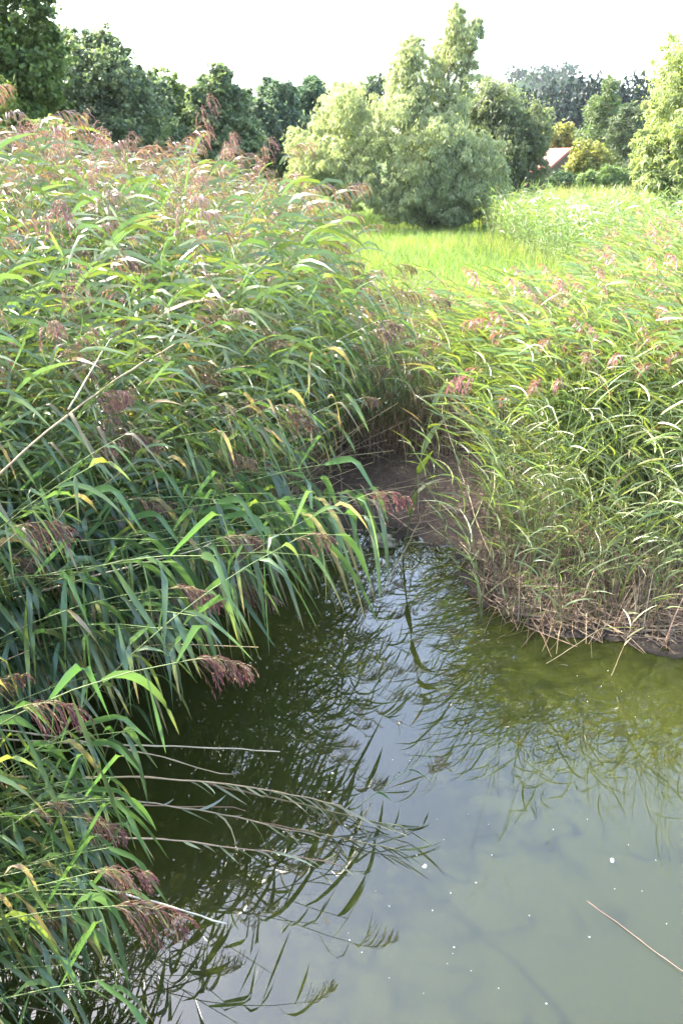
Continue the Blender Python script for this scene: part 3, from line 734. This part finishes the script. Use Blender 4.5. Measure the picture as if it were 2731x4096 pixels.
FLECKS = [(.896, .84), (.622, .846), (.697, .862), (.9, .868), (.775, .894), (.633, .889), (.57, .885), (.51, .911), (.512, .918), (.665, .925), (.663, .931), (.655, .941), (.69, .948), (.863, .915), (.976, .902), (.59, .77),
          (.56, .82), (.61, .835), (.66, .872), (.72, .835), (.685, .795), (.715, .805), (.78, .80), (.81, .81), (.575, .742), (.60, .743), (.64, .80), (.65, .82), (.92, .825), (.86, .80), (.96, .84), (.94, .87), (.55, .87), (.53, .93),
          (.86, .685), (.88, .67), (.91, .675), (.93, .70), (.95, .68), (.89, .655), (.83, .65), (.845, .66), (.42, .70), (.43, .69), (.405, .715), (.38, .77), (.31, .79), (.26, .80), (.30, .76), (.335, .745), (.62, .97), (.73, .965), (.57, .955), (.80, .98)]
M_FOAM = matte("foam", .5, .5, 60, .8, 1.2)
def fleck_mesh(s, seed):
    rr = np.random.default_rng(seed); b = Buf(); m = 9; a = np.linspace(0, 6.283, m, endpoint=False)
    r1 = s * (.7 + .6 * rr.random(m)); V = [np.column_stack([r1 * np.cos(a), r1 * np.sin(a) * .7, np.zeros(m)]), np.column_stack([r1 * .6 * np.cos(a), r1 * .45 * np.sin(a), np.full(m, s * .35)])]
    i = np.arange(m); j = np.roll(i, -1)
    b.add(np.concatenate(V), [np.stack([i, j, j + m, i + m], -1), (i + m)[None, :]], (.36, .36, .34)); return b.mesh("foam_fleck", M_FOAM)
FM = [fleck_mesh(1, i) for i in range(5)]
for n, (u, v) in enumerate(FLECKS):
    p = at_z(u, v, 0.001); o = link("foam_fleck", FM[n % 5]); o.location = tuple(p)
    big = n < 2
    s = .011 if big else U(.0014, .0038); o.scale = (s, s, s); o.rotation_euler = (0, 0, U(0, 6))
    if n == 0: lab = "larger white foam clot floating at the right above the floating stem"
    elif n == 1: lab = "larger white foam clot floating left of the open water centre"
    elif v < .72 and u > .8: lab = "tiny white fleck floating on the olive water by the right bank"
    elif u < .45: lab = "tiny white fleck floating on the dark water by the left reeds"
    else: lab = "tiny white foam fleck floating on the open reflecting water"
    tag(o, lab, "foam fleck", None if big else "white flecks floating on the pond")

# ------------------------------------------------------------------ trees
def crown_buf(blobs, leaf, aspect, cols, n_leaf, clump=.22, droop=0., fill=.25, seed=0, seg=1):
    """blobs: (x,y,z, rx,ry,rz). Leaves gathered in clumps near the surface of each blob"""
    rr = np.random.default_rng(seed); b = Buf()
    sub = []
    for q in blobs:
        c, r = np.array(q[:3]), np.array(q[3:6]); sub.append((*c, *(r * .84)))
        for j in range(9):
            dv = norm(rr.normal(size=3)); f = .30 + .26 * rr.random(); cj = c + dv * r * (1.06 - f * .75) * (.85 + .3 * rr.random()); sub.append((*cj, *(r * f)))
    blobs = sub
    vol = np.array([(q[3] * q[5]) ** .85 for q in blobs]); share = vol / vol.sum()
    for q, sh in zip(blobs, share):
        c = np.array(q[:3]); r = np.array(q[3:6]); N = int(n_leaf * sh)
        if N < 10: continue
        nc = max(8, int(26 * (r[0] * r[2]) ** .5 / clump / 4))
        d = norm(rr.normal(size=(nc, 3))); rad = 1 - .38 * rr.random(nc) ** 1.6
        rad *= 1 + .22 * (rr.random(nc) - .45)
        cc = c + d * r * rad[:, None]
        cs = clump * (.55 + .9 * rr.random(nc)) * r.mean()
        k = rr.integers(nc, size=N)
        cs = cs * np.where(rad > .98, .6, 1); off = np.clip(rr.normal(size=(N, 3)), -1.6, 1.6) * cs[k][:, None] * np.array([.6, .6, .48])
        P = cc[k] + off
        nf = int(N * fill); P[:nf] = c + rr.normal(size=(nf, 3)) * r * .42
        nr = norm(d[k] * .5 + rr.normal(size=(N, 3)) * .6 + np.array([0, 0, .55]))
        dr = norm(np.cross(nr, rr.normal(size=(N, 3)))); dr = norm(dr + np.array([0, 0, -droop]))
        wd = norm(np.cross(nr, dr))
        base = np.asarray(cols[0])[None] + (np.asarray(cols[1]) - np.asarray(cols[0]))[None] * rr.random((nc, 1))[k]
        C = base * (.75 + .5 * rr.random((N, 1)))
        L = leaf * (.7 + .6 * rr.random(N))
        strips(b, P, dr, norm(dr + np.array([0, 0, -.35])), wd, L, L * aspect, 2 if seg == 1 else seg, 'diamond', C0=C)
    return b
def trunk_buf(base, tops, r, colr=(.09, .075, .055), fork=.35):
    b = Buf(); base = np.array(base, float)
    for i, tp in enumerate(tops):
        tp = np.array(tp, float); mid = base * .5 + tp * .5; mid[:2] = base[:2] * .7 + tp[:2] * .3
        pts = bezier(base + np.array([.3 * r * math.cos(i * 2.4), .3 * r * math.sin(i * 2.4), 0]), mid, tp, 10)
        pts[1:-1] += rng.normal(size=(8, 3)) * r * .35
        tube(b, pts, np.linspace(r * (1 if i == 0 else .6), r * .1, 10), colr, colr, 6)
    return b
def tree(name, label, base, blobs, leaf, aspect, cols, n, r, mat=None, cat="tree", group=None, clump=.22, droop=0., fill=.25, seed=0, bark=(.09, .075, .055)):
    base = np.array(base, float); root = empty(name, tuple(base))
    loc = [(q[0] - base[0], q[1] - base[1], q[2] - base[2], q[3], q[4], q[5]) for q in blobs]
    tops = [(q[0], q[1], q[2] + q[5] * .5) for q in loc]
    link("trunk", trunk_buf((0, 0, -.1), tops, r, bark).mesh("trunk", M_BARK), root)
    link("crown", crown_buf(loc, leaf, aspect, cols, n, clump, droop, fill, seed).mesh("crown", mat or M_TREE, smooth=False), root)
    tag(root, label, cat, group); return root
def blob(u, v, y, ru, rv, depth=None):
    """crown lobe seen at (u,v) with half width ru, half height rv in picture fractions, y metres away"""
    p = at_y(u, v, y); d = np.linalg.norm(p - np.array([0, 0, CAM_H])); rx = ru * 2 * TH * d * .95; rz = rv * 2 * TV * d * .95
    return (p[0], p[1], p[2], rx, depth or (rx + rz) / 2, rz)
def gz(x, y): return float(ground_z(np.array([x]), np.array([y]))[0])
def base_at(u, y):
    x = at_y(u, .2, y)[0]; return (x, y, gz(x, y))

# the silvery willow and its darker neighbour
Wc = ((.27, .30, .165), (.36, .385, .235)); y = 33
tree("willow_tree", "large silvery green willow with a thin tall top standing alone beyond the meadow", base_at(.635, y), [
    blob(.455, .158, y, .042, .036), blob(.515, .125, y, .055, .040), blob(.50, .165, y - .8, .05, .03), blob(.60, .085, y, .034, .040), blob(.603, .06, y, .016, .022), blob(.66, .085, y + .4, .036, .045), blob(.672, .040, y, .024, .030), blob(.668, .018, y, .012, .016), blob(.697, .028, y, .010, .013),
    blob(.60, .135, y - 1, .07, .045), blob(.66, .15, y - 1, .06, .04), blob(.58, .178, y - 1.5, .06, .028), blob(.65, .185, y - 1, .06, .028), blob(.60, .203, y - 1.2, .055, .018), blob(.665, .205, y - 1.0, .04, .016), blob(.53, .190, y - .8, .05, .02), blob(.70, .195, y - .8, .04, .02), blob(.705, .165, y - .5, .04, .04)],
    .14, .26, Wc, 210000, .26, M_WILLOW, clump=.16, droop=1.1, fill=.22, seed=3, bark=(.16, .13, .09))
y = 37
tree("willow_tree", "darker grey green willow behind the right flank of the tall silvery willow", base_at(.75, y), [
    blob(.725, .100, y, .045, .030), blob(.765, .132, y, .043, .035), blob(.760, .170, y - .6, .036, .03), blob(.72, .165, y - .6, .05, .04), blob(.69, .13, y + .5, .03, .04)],
    .16, .3, ((.14, .17, .095), (.20, .225, .125)), 90000, .22, M_WILLOW, clump=.17, droop=.7, seed=5)
y = 25
tree("willow_tree", "pale willow cut by the right edge beside the far reeds", base_at(1.0, y), [
    blob(1.0, .085, y + .6, .05, .05), blob(1.01, .13, y, .055, .03), blob(.975, .155, y, .04, .03), blob(.99, .175, y - .4, .05, .018), blob(1.06, .12, y, .07, .07)],
    .13, .32, ((.22, .265, .11), (.29, .325, .15)), 70000, .18, M_WILLOW, clump=.17, droop=.6, seed=6)
# trees behind the left reeds; farther rows imitate haze with paler leaf colours
y = 14
tree("broadleaf_tree", "dense dark green tree with small round leaves filling the upper left corner", base_at(.0, y), [
    blob(.03, .03, y, .058, .045), blob(.01, .085, y - .4, .07, .045), blob(-.06, .05, y, .08, .08), blob(.055, .10, y - .2, .035, .035), blob(.06, .055, y, .03, .03), blob(.02, .125, y - .5, .06, .03)],
    .062, .8, ((.07, .115, .032), (.13, .175, .04)), 95000, .22, clump=.14, fill=.3, seed=8)
y = 12.5
tree("hazel_bush", "small yellow green bush in front of the dark tree at the left edge", base_at(.0, y), [blob(.0, .098, y, .024, .018), blob(-.02, .12, y, .03, .03)], .07, .6, ((.15, .19, .04), (.19, .22, .05)), 2600, .06, cat="bush", seed=9)
y = 11.5
tree("elder_sapling", "light green sapling poking out of the reeds below the dark tree", base_at(.065, y), [blob(.075, .128, y, .018, .012), blob(.06, .138, y, .014, .01)], .06, .55, ((.16, .21, .06), (.2, .24, .08)), 700, .03, cat="sapling", seed=10)
y = 22
tree("broadleaf_tree", "rounded mid green tree right behind the dark corner tree", base_at(.15, y), [
    blob(.135, .065, y, .055, .030), blob(.165, .09, y - .3, .05, .035), blob(.115, .10, y - .3, .06, .04), blob(.20, .125, y - .5, .055, .03), blob(.13, .14, y - .6, .09, .03), blob(.09, .05, y + .4, .018, .022)],
    .08, .75, ((.10, .14, .08), (.20, .235, .105)), 105000, .25, clump=.13, seed=11)
y = 28
tree("broadleaf_tree", "loose yellowish green tree with sky showing through beside the rounded tree", base_at(.24, y), [
    blob(.235, .095, y, .035, .022), blob(.255, .12, y, .04, .03), blob(.22, .14, y, .06, .025)], .11, .7, ((.13, .18, .05), (.18, .23, .06)), 26000, .2, clump=.17, fill=.12, seed=12)
y = 27
tree("broadleaf_tree", "taller pointed green tree in the middle of the left tree row", base_at(.32, y), [
    blob(.315, .082, y, .026, .018), blob(.315, .105, y, .045, .025), blob(.33, .135, y, .05, .03), blob(.30, .15, y - .4, .06, .02), blob(.34, .115, y, .025, .025)],
    .11, .7, ((.095, .14, .075), (.18, .22, .095)), 52000, .2, clump=.15, seed=13)
y = 38
tree("broadleaf_tree", "bluish green tree with a feathery top left of the silvery willow", base_at(.41, y), [
    blob(.40, .10, y, .03, .02), blob(.415, .125, y, .05, .03), blob(.40, .15, y - .5, .06, .025), blob(.39, .09, y, .014, .010)], .14, .6, ((.085, .14, .085), (.15, .20, .11)), 42000, .2, clump=.16, seed=14)
y = 41
tree("broadleaf_tree", "thin topped dark tree just left of the silvery willow", base_at(.455, y), [
    blob(.455, .098, y, .026, .018), blob(.465, .118, y, .035, .022), blob(.45, .145, y, .05, .028), blob(.455, .082, y, .010, .008)], .14, .6, ((.075, .13, .075), (.13, .185, .095)), 36000, .2, clump=.16, seed=15)
y = 80
tree("broadleaf_tree", "far rounded treetop seen over the left shoulder of the willow", base_at(.53, y), [blob(.515, .098, y, .03, .016), blob(.55, .096, y, .03, .017), blob(.50, .12, y, .05, .03)], .35, .7, ((.05, .085, .04), (.08, .12, .05)), 9000, .3, seed=16)
y = 33
tree("broadleaf_tree", "broad shaded green tree low in the gap under the pointed tree", base_at(.27, y), [
    blob(.27, .135, y, .05, .03), blob(.24, .15, y - .5, .05, .02), blob(.30, .15, y, .04, .025)], .12, .65, ((.08, .12, .07), (.13, .165, .085)), 30000, .2, clump=.16, seed=31)
y = 45
tree("broadleaf_tree", "misty green tree between the pointed tree and the feathery tree", base_at(.36, y), [
    blob(.365, .112, y, .028, .020), blob(.36, .135, y, .045, .03), blob(.385, .15, y, .04, .025)], .14, .6, ((.075, .12, .07), (.12, .16, .085)), 26000, .2, clump=.17, seed=32)
y = 50
tree("broadleaf_tree", "pale misty tree just behind the willow's left shoulder", base_at(.485, y), [
    blob(.485, .108, y, .03, .018), blob(.48, .135, y, .05, .03)], .15, .6, ((.085, .13, .075), (.13, .17, .09)), 20000, .2, clump=.17, seed=33)
y = 26
tree("broadleaf_tree", "leafy mid green tree filling the gap right of the rounded tree", base_at(.215, y), [
    blob(.215, .10, y, .035, .025), blob(.20, .125, y - .5, .045, .025), blob(.235, .14, y - .4, .045, .02)], .09, .7, ((.085, .125, .07), (.155, .195, .09)), 50000, .2, clump=.16, seed=34)
y = 36
tree("broadleaf_tree", "dark leafy tree between the pointed tree and the misty one", base_at(.355, y), [
    blob(.355, .118, y, .03, .022), blob(.35, .14, y - .5, .045, .025), blob(.385, .13, y, .03, .025)], .12, .65, ((.08, .12, .075), (.14, .175, .095)), 42000, .2, clump=.16, seed=35)
# behind on the right: house, bushes, garden trees
y = 52
tree("yellow_bush", "round bright yellow bush to the right of the house roof", base_at(.86, y), [blob(.864, .152, y, .025, .015), blob(.853, .163, y, .022, .010), blob(.876, .160, y, .020, .014)], .16, .7, ((.26, .235, .045), (.20, .215, .06)), 12000, .14, cat="bush", clump=.18, seed=20)
y = 72
tree("autumn_tree", "orange tinged small tree standing above the house roof", base_at(.82, y), [blob(.82, .132, y, .025, .011), blob(.81, .142, y, .03, .014)], .26, .8, ((.26, .22, .04), (.17, .19, .05)), 6000, .16, seed=21)
y = 64
tree("pine_tree", "light green pine with a narrow crown behind the yellow bush", base_at(.885, y), [blob(.893, .088, y, .010, .012), blob(.885, .108, y, .022, .016), blob(.88, .13, y, .032, .018), blob(.885, .155, y, .04, .02)], .24, .35, ((.10, .145, .055), (.14, .175, .06)), 15000, .22, clump=.17, seed=22)
y = 60
tree("pine_tree", "shorter brownish green pine to the right of the narrow pine", base_at(.92, y), [blob(.925, .112, y, .016, .010), blob(.92, .13, y, .028, .016), blob(.925, .155, y, .03, .025)], .22, .35, ((.07, .105, .05), (.11, .13, .06)), 13000, .22, clump=.17, seed=23)
y = 50
tree("laurel_bush", "dark rounded shrub at the left end of the pale hedge", base_at(.825, y), [blob(.822, .178, y, .024, .012), blob(.845, .181, y, .018, .009)], .14, .6, ((.04, .075, .03), (.06, .095, .035)), 7000, .1, cat="bush", seed=24)
hd = [blob(u, .177 + .003 * math.sin(u * 90), 49, .016, .010) for u in np.linspace(.855, .925, 6)]
tree("hedge", "pale leafy hedge behind the far reeds below the yellow bush", base_at(.89, 49), hd, .15, .5, ((.13, .19, .06), (.17, .23, .07)), 14000, .05, cat="hedge", seed=25)

def house():
    root = empty("house"); r0 = at_y(.832, .1445, 68); s = norm(np.array([-.80, -.60, 0])); rd = norm(np.array([-.60, .80, 0]))
    run, drop = 4.6, 2.7; Lh = 11
    ridge = r0; eave = ridge + s * run + np.array([0, 0, -drop])
    root.location = (ridge[0], ridge[1], gz(ridge[0], ridge[1])); o = np.array(root.location)
    def slab(A, B, C_, D, th, colr, name, mat):
        n = norm(np.cross(B - A, D - A)); n = n if n[2] >= 0 else -n
        b = Buf(); V = np.array([A, B, C_, D, A - n * th, B - n * th, C_ - n * th, D - n * th]) - o
        b.add(V, np.array([[0, 1, 2, 3], [7, 6, 5, 4], [0, 4, 5, 1], [1, 5, 6, 2], [2, 6, 7, 3], [3, 7, 4, 0]]), colr); return link(name, b.mesh(name, mat, smooth=False), root)
    mr = matte("roof_tiles", .6, .4, 6, .8, 1.2, .3); mw = matte("timber_wall", .8, .2, 8, .8, 1.2)
    over = rd * -.3
    slab(ridge + over, ridge + rd * Lh, eave + rd * Lh, eave + over, .16, (.42, .13, .09), "roof", mr)
    e2 = ridge - s * run + np.array([0, 0, -drop])
    slab(ridge + over, e2 + over, e2 + rd * Lh, ridge + rd * Lh, .16, (.42, .13, .09), "roof", mr)
    b = Buf(); k = .2; gA = ridge + s * (run - .5) + np.array([0, 0, -drop - k]); gB = ridge - s * (run - .5) + np.array([0, 0, -drop - k]); top = ridge + np.array([0, 0, -.25]); zf = o[2] - .2
    f0 = np.array([gA[0], gA[1], zf]); f1 = np.array([gB[0], gB[1], zf]); e = rd * (Lh - .4)
    V = np.array([f0, f1, gB, top, gA, f0 + e, f1 + e, gB + e, top + e, gA + e]) - o
    b.add(V, [np.array([[0, 1, 2, 3, 4]]), np.array([[9, 8, 7, 6, 5]]), np.array([[0, 4, 9, 5], [1, 6, 7, 2]])], (.13, .09, .07)); link("wall", b.mesh("wall", mw, smooth=False), root)
    tag(root, "house with a pale red roof half hidden behind the willow", "house")
house()

# spruces on the slope
def spruce_buf(h, seed, colr):
    rr = np.random.default_rng(seed); b = Buf(); n = int(60 * h / 12 * 14)
    t = rr.random(n) ** .75; zz = h * (1 - t * .97); rmax = h * .25 * t ** .85 + .05; a = rr.random(n) * 6.283
    tier = np.sin(zz * 5.2 + rr.random(n) * 1.2) * .14 + .9
    rad = np.column_stack([np.cos(a), np.sin(a), np.zeros(n)])
    ln = rmax * tier * (.7 + .5 * rr.random(n))
    d0 = norm(rad + np.array([0, 0, .12])); d1 = norm(rad + np.array([0, 0, -.75]))
    P = np.column_stack([np.zeros((n, 2)), zz]) + rad * (ln * .25)[:, None]
    C = np.asarray(colr)[None] * (.7 + .6 * rr.random((n, 1)))
    strips(b, P, d0, d1, norm(np.cross(rad, [0, 0, 1.]) + rr.normal(size=(n, 3)) * .3), ln * .8, .22 + .16 * rr.random(n) + ln * .1, 2, 'leaf', C0=C, C1=C * 1.2)
    m = n // 2; k = rr.integers(n, size=m); q = P[k] + d0[k] * (ln[k] * (.2 + .5 * rr.random(m)))[:, None]
    hd_ = norm(np.array([0, 0, -1.]) + rad[k] * .4 + rr.normal(size=(m, 3)) * .2)
    strips(b, q, hd_, hd_, rr.normal(size=(m, 3)), .35 + .4 * rr.random(m), .22, 2, 'blade', C0=C[k])
    return b
SPR = []
for i, (h, c) in enumerate(((13, (.016, .032, .022)), (15, (.014, .028, .021)), (12, (.026, .046, .028)), (14, (.019, .036, .026)))):
    r = empty("spruce_tree"); link("trunk", (lambda b: (tube(b, [(0, 0, -.3), (0, 0, h * .5), (0, 0, h * .96)], [.22, .13, .02], (.08, .06, .05)), b)[1])(Buf()).mesh("trunk", M_BARK), r)
    link("crown", spruce_buf(h, 40 + i, c).mesh("crown", M_TREE, smooth=False), r); SPR.append(r)
n = 0
for u, vt, y in [(.655, .105, 120), (.685, .10, 118), (.715, .082, 122), (.735, .088, 112), (.752, .079, 125), (.768, .082, 112), (.782, .085, 104), (.797, .082, 116), (.811, .075, 124), (.825, .078, 110), (.838, .072, 118), (.852, .070, 114), (.866, .071, 122), (.879, .068, 108), (.893, .072, 120), (.906, .076, 126), (.918, .073, 113), (.931, .066, 110), (.945, .067, 118), (.958, .073, 122), (.972, .069, 112), (.985, .071, 118), (1.0, .07, 114),
                 (.70, .092, 110), (.725, .085, 116), (.775, .086, 100), (.805, .083, 106), (.832, .08, 103), (.859, .078, 104), (.873, .08, 101), (.888, .078, 103), (.912, .08, 104), (.938, .076, 103), (.951, .078, 105), (.965, .08, 104), (.978, .078, 103), (.992, .08, 101), (.79, .092, 99), (.815, .095, 97), (.845, .092, 98), (.865, .095, 100), (.90, .093, 99), (.93, .092, 100), (.955, .09, 98), (.975, .092, 102), (.745, .095, 100), (.72, .10, 103)]:
    p = at_y(u, vt, y); i = n % 4; o = SPR[i] if n < 4 else copy_tree(SPR[i])
    zg = gz(p[0], p[1]); h = (13, 15, 12, 14)[i]; s = (p[2] - zg) / h; o.location = (p[0], p[1], zg); o.rotation_euler = (0, 0, U(0, 6)); sx = max(s, .75) * 1.2; o.scale = (sx, sx, s)
    tag(o, "dark spruce in the close ranks of the forest edge behind the house", "spruce tree", "spruces of the far forest edge"); n += 1
# hill with woodland far behind
def hill():
    b = Buf(); X, Y = np.meshgrid(np.linspace(-160, 420, 60), np.linspace(200, 560, 40))
    c = at_y(.80, .073, 330); Z = gz(0, 330) - 14 + (c[2] - gz(0, 330) + 2) * np.exp(-((X - c[0]) / 30) ** 2 - ((Y - 330) / 60) ** 2) + 15 * np.exp(-((X - c[0] - 40) / 170) ** 2 - ((Y - 350) / 80) ** 2)
    i = np.arange(X.size).reshape(X.shape); b.add(np.stack([X, Y, Z], -1).reshape(-1, 3), np.stack([i[:-1, :-1], i[:-1, 1:], i[1:, 1:], i[1:, :-1]], -1).reshape(-1, 4), (.018, .03, .015))
    tag(link("hill", b.mesh("hill", matte("hill_soil", .95, .02, .2))), kind='structure')
    f = Buf(); n = 50000; idx = np.flatnonzero(np.abs(X.ravel() - c[0]) < 90); idx = rng.choice(idx, 1500); cen = np.stack([X.ravel()[idx], Y.ravel()[idx], Z.ravel()[idx]], -1) + rng.normal(size=(1500, 3)) * np.array([2.5, 4, 0])
    keep = np.abs(cen[:, 0] - c[0]) < 160; cen = cen[keep]; m = len(cen); k = rng.integers(m, size=n)
    P = cen[k] + rng.normal(size=(n, 3)) * np.array([2.2, 2.2, .8]) + np.array([0, 0, .8])
    C = np.array([.020, .036, .022])[None] * (.6 + .8 * rng.random((m, 1)))[k]
    d = norm(rng.normal(size=(n, 3))); strips(f, P, d, d, rng.normal(size=(n, 3)), 1.5, 1.2, 2, 'diamond', C0=C)
    o = link("far_woodland", f.mesh("far_woodland", M_TREE, smooth=False)); tag(o, "hazy wooded hill rising behind the spruces", "woodland", kind='stuff')
hill()
def wood_wall():
    """woods closing the view low behind the trees on both sides"""
    f = Buf(); n = 30000
    cx = np.concatenate([rng.random(160) * 120 - 118, rng.random(60) * 70 + 28]); cyy = 75 + rng.random(220) * 45
    h = 2.0 + 4 * rng.random(220); k = rng.integers(220, size=n)
    P = np.column_stack([cx[k], cyy[k], ground_z(cx[k], cyy[k])]) + rng.normal(size=(n, 3)) * np.array([2, 2, 0]); P[:, 2] += h[k] * rng.random(n) ** .7 + .2
    C = np.array([.05, .085, .035])[None] * (.6 + .8 * rng.random((220, 1)))[k]; d = norm(rng.normal(size=(n, 3)))
    strips(f, P, d, d, rng.normal(size=(n, 3)), .8, .6, 2, 'diamond', C0=C)
    o = link("distant_undergrowth", f.mesh("distant_undergrowth", M_TREE, smooth=False)); tag(o, "low dark woodland edge closing the gaps between the trees", "woodland", kind='stuff')
wood_wall()

# ------------------------------------------------------------------ haze
def haze():
    b = Buf(); x0, x1, y0, y1, z0, z1 = -910, 910, -310, 1510, -3, 60
    xs_, ys_ = float(xs[0]) - 5, float(ys[0]) - 5
    x0, x1 = xs_, float(xs[-1]) + 5; y0, y1 = ys_, float(ys[-1]) + 5
    V = [(x0, y0, z0), (x1, y0, z0), (x1, y1, z0), (x0, y1, z0), (x0, y0, z1), (x1, y0, z1), (x1, y1, z1), (x0, y1, z1)]
    m, n, out = mat_new("haze_air"); pv = n.nodes.new("ShaderNodeVolumePrincipled"); pv.inputs['Color'].default_value = (.86, .92, 1, 1); pv.inputs['Density'].default_value = .00016; pv.inputs['Anisotropy'].default_value = .35
    n.links.new(pv.outputs[0], out.inputs['Volume'])
    b.add(V, np.array([[0, 3, 2, 1], [4, 5, 6, 7], [0, 1, 5, 4], [1, 2, 6, 5], [2, 3, 7, 6], [3, 0, 4, 7]]), (1, 1, 1))
    tag(link("haze", b.mesh("haze", m, smooth=False)), kind='stuff')
haze()
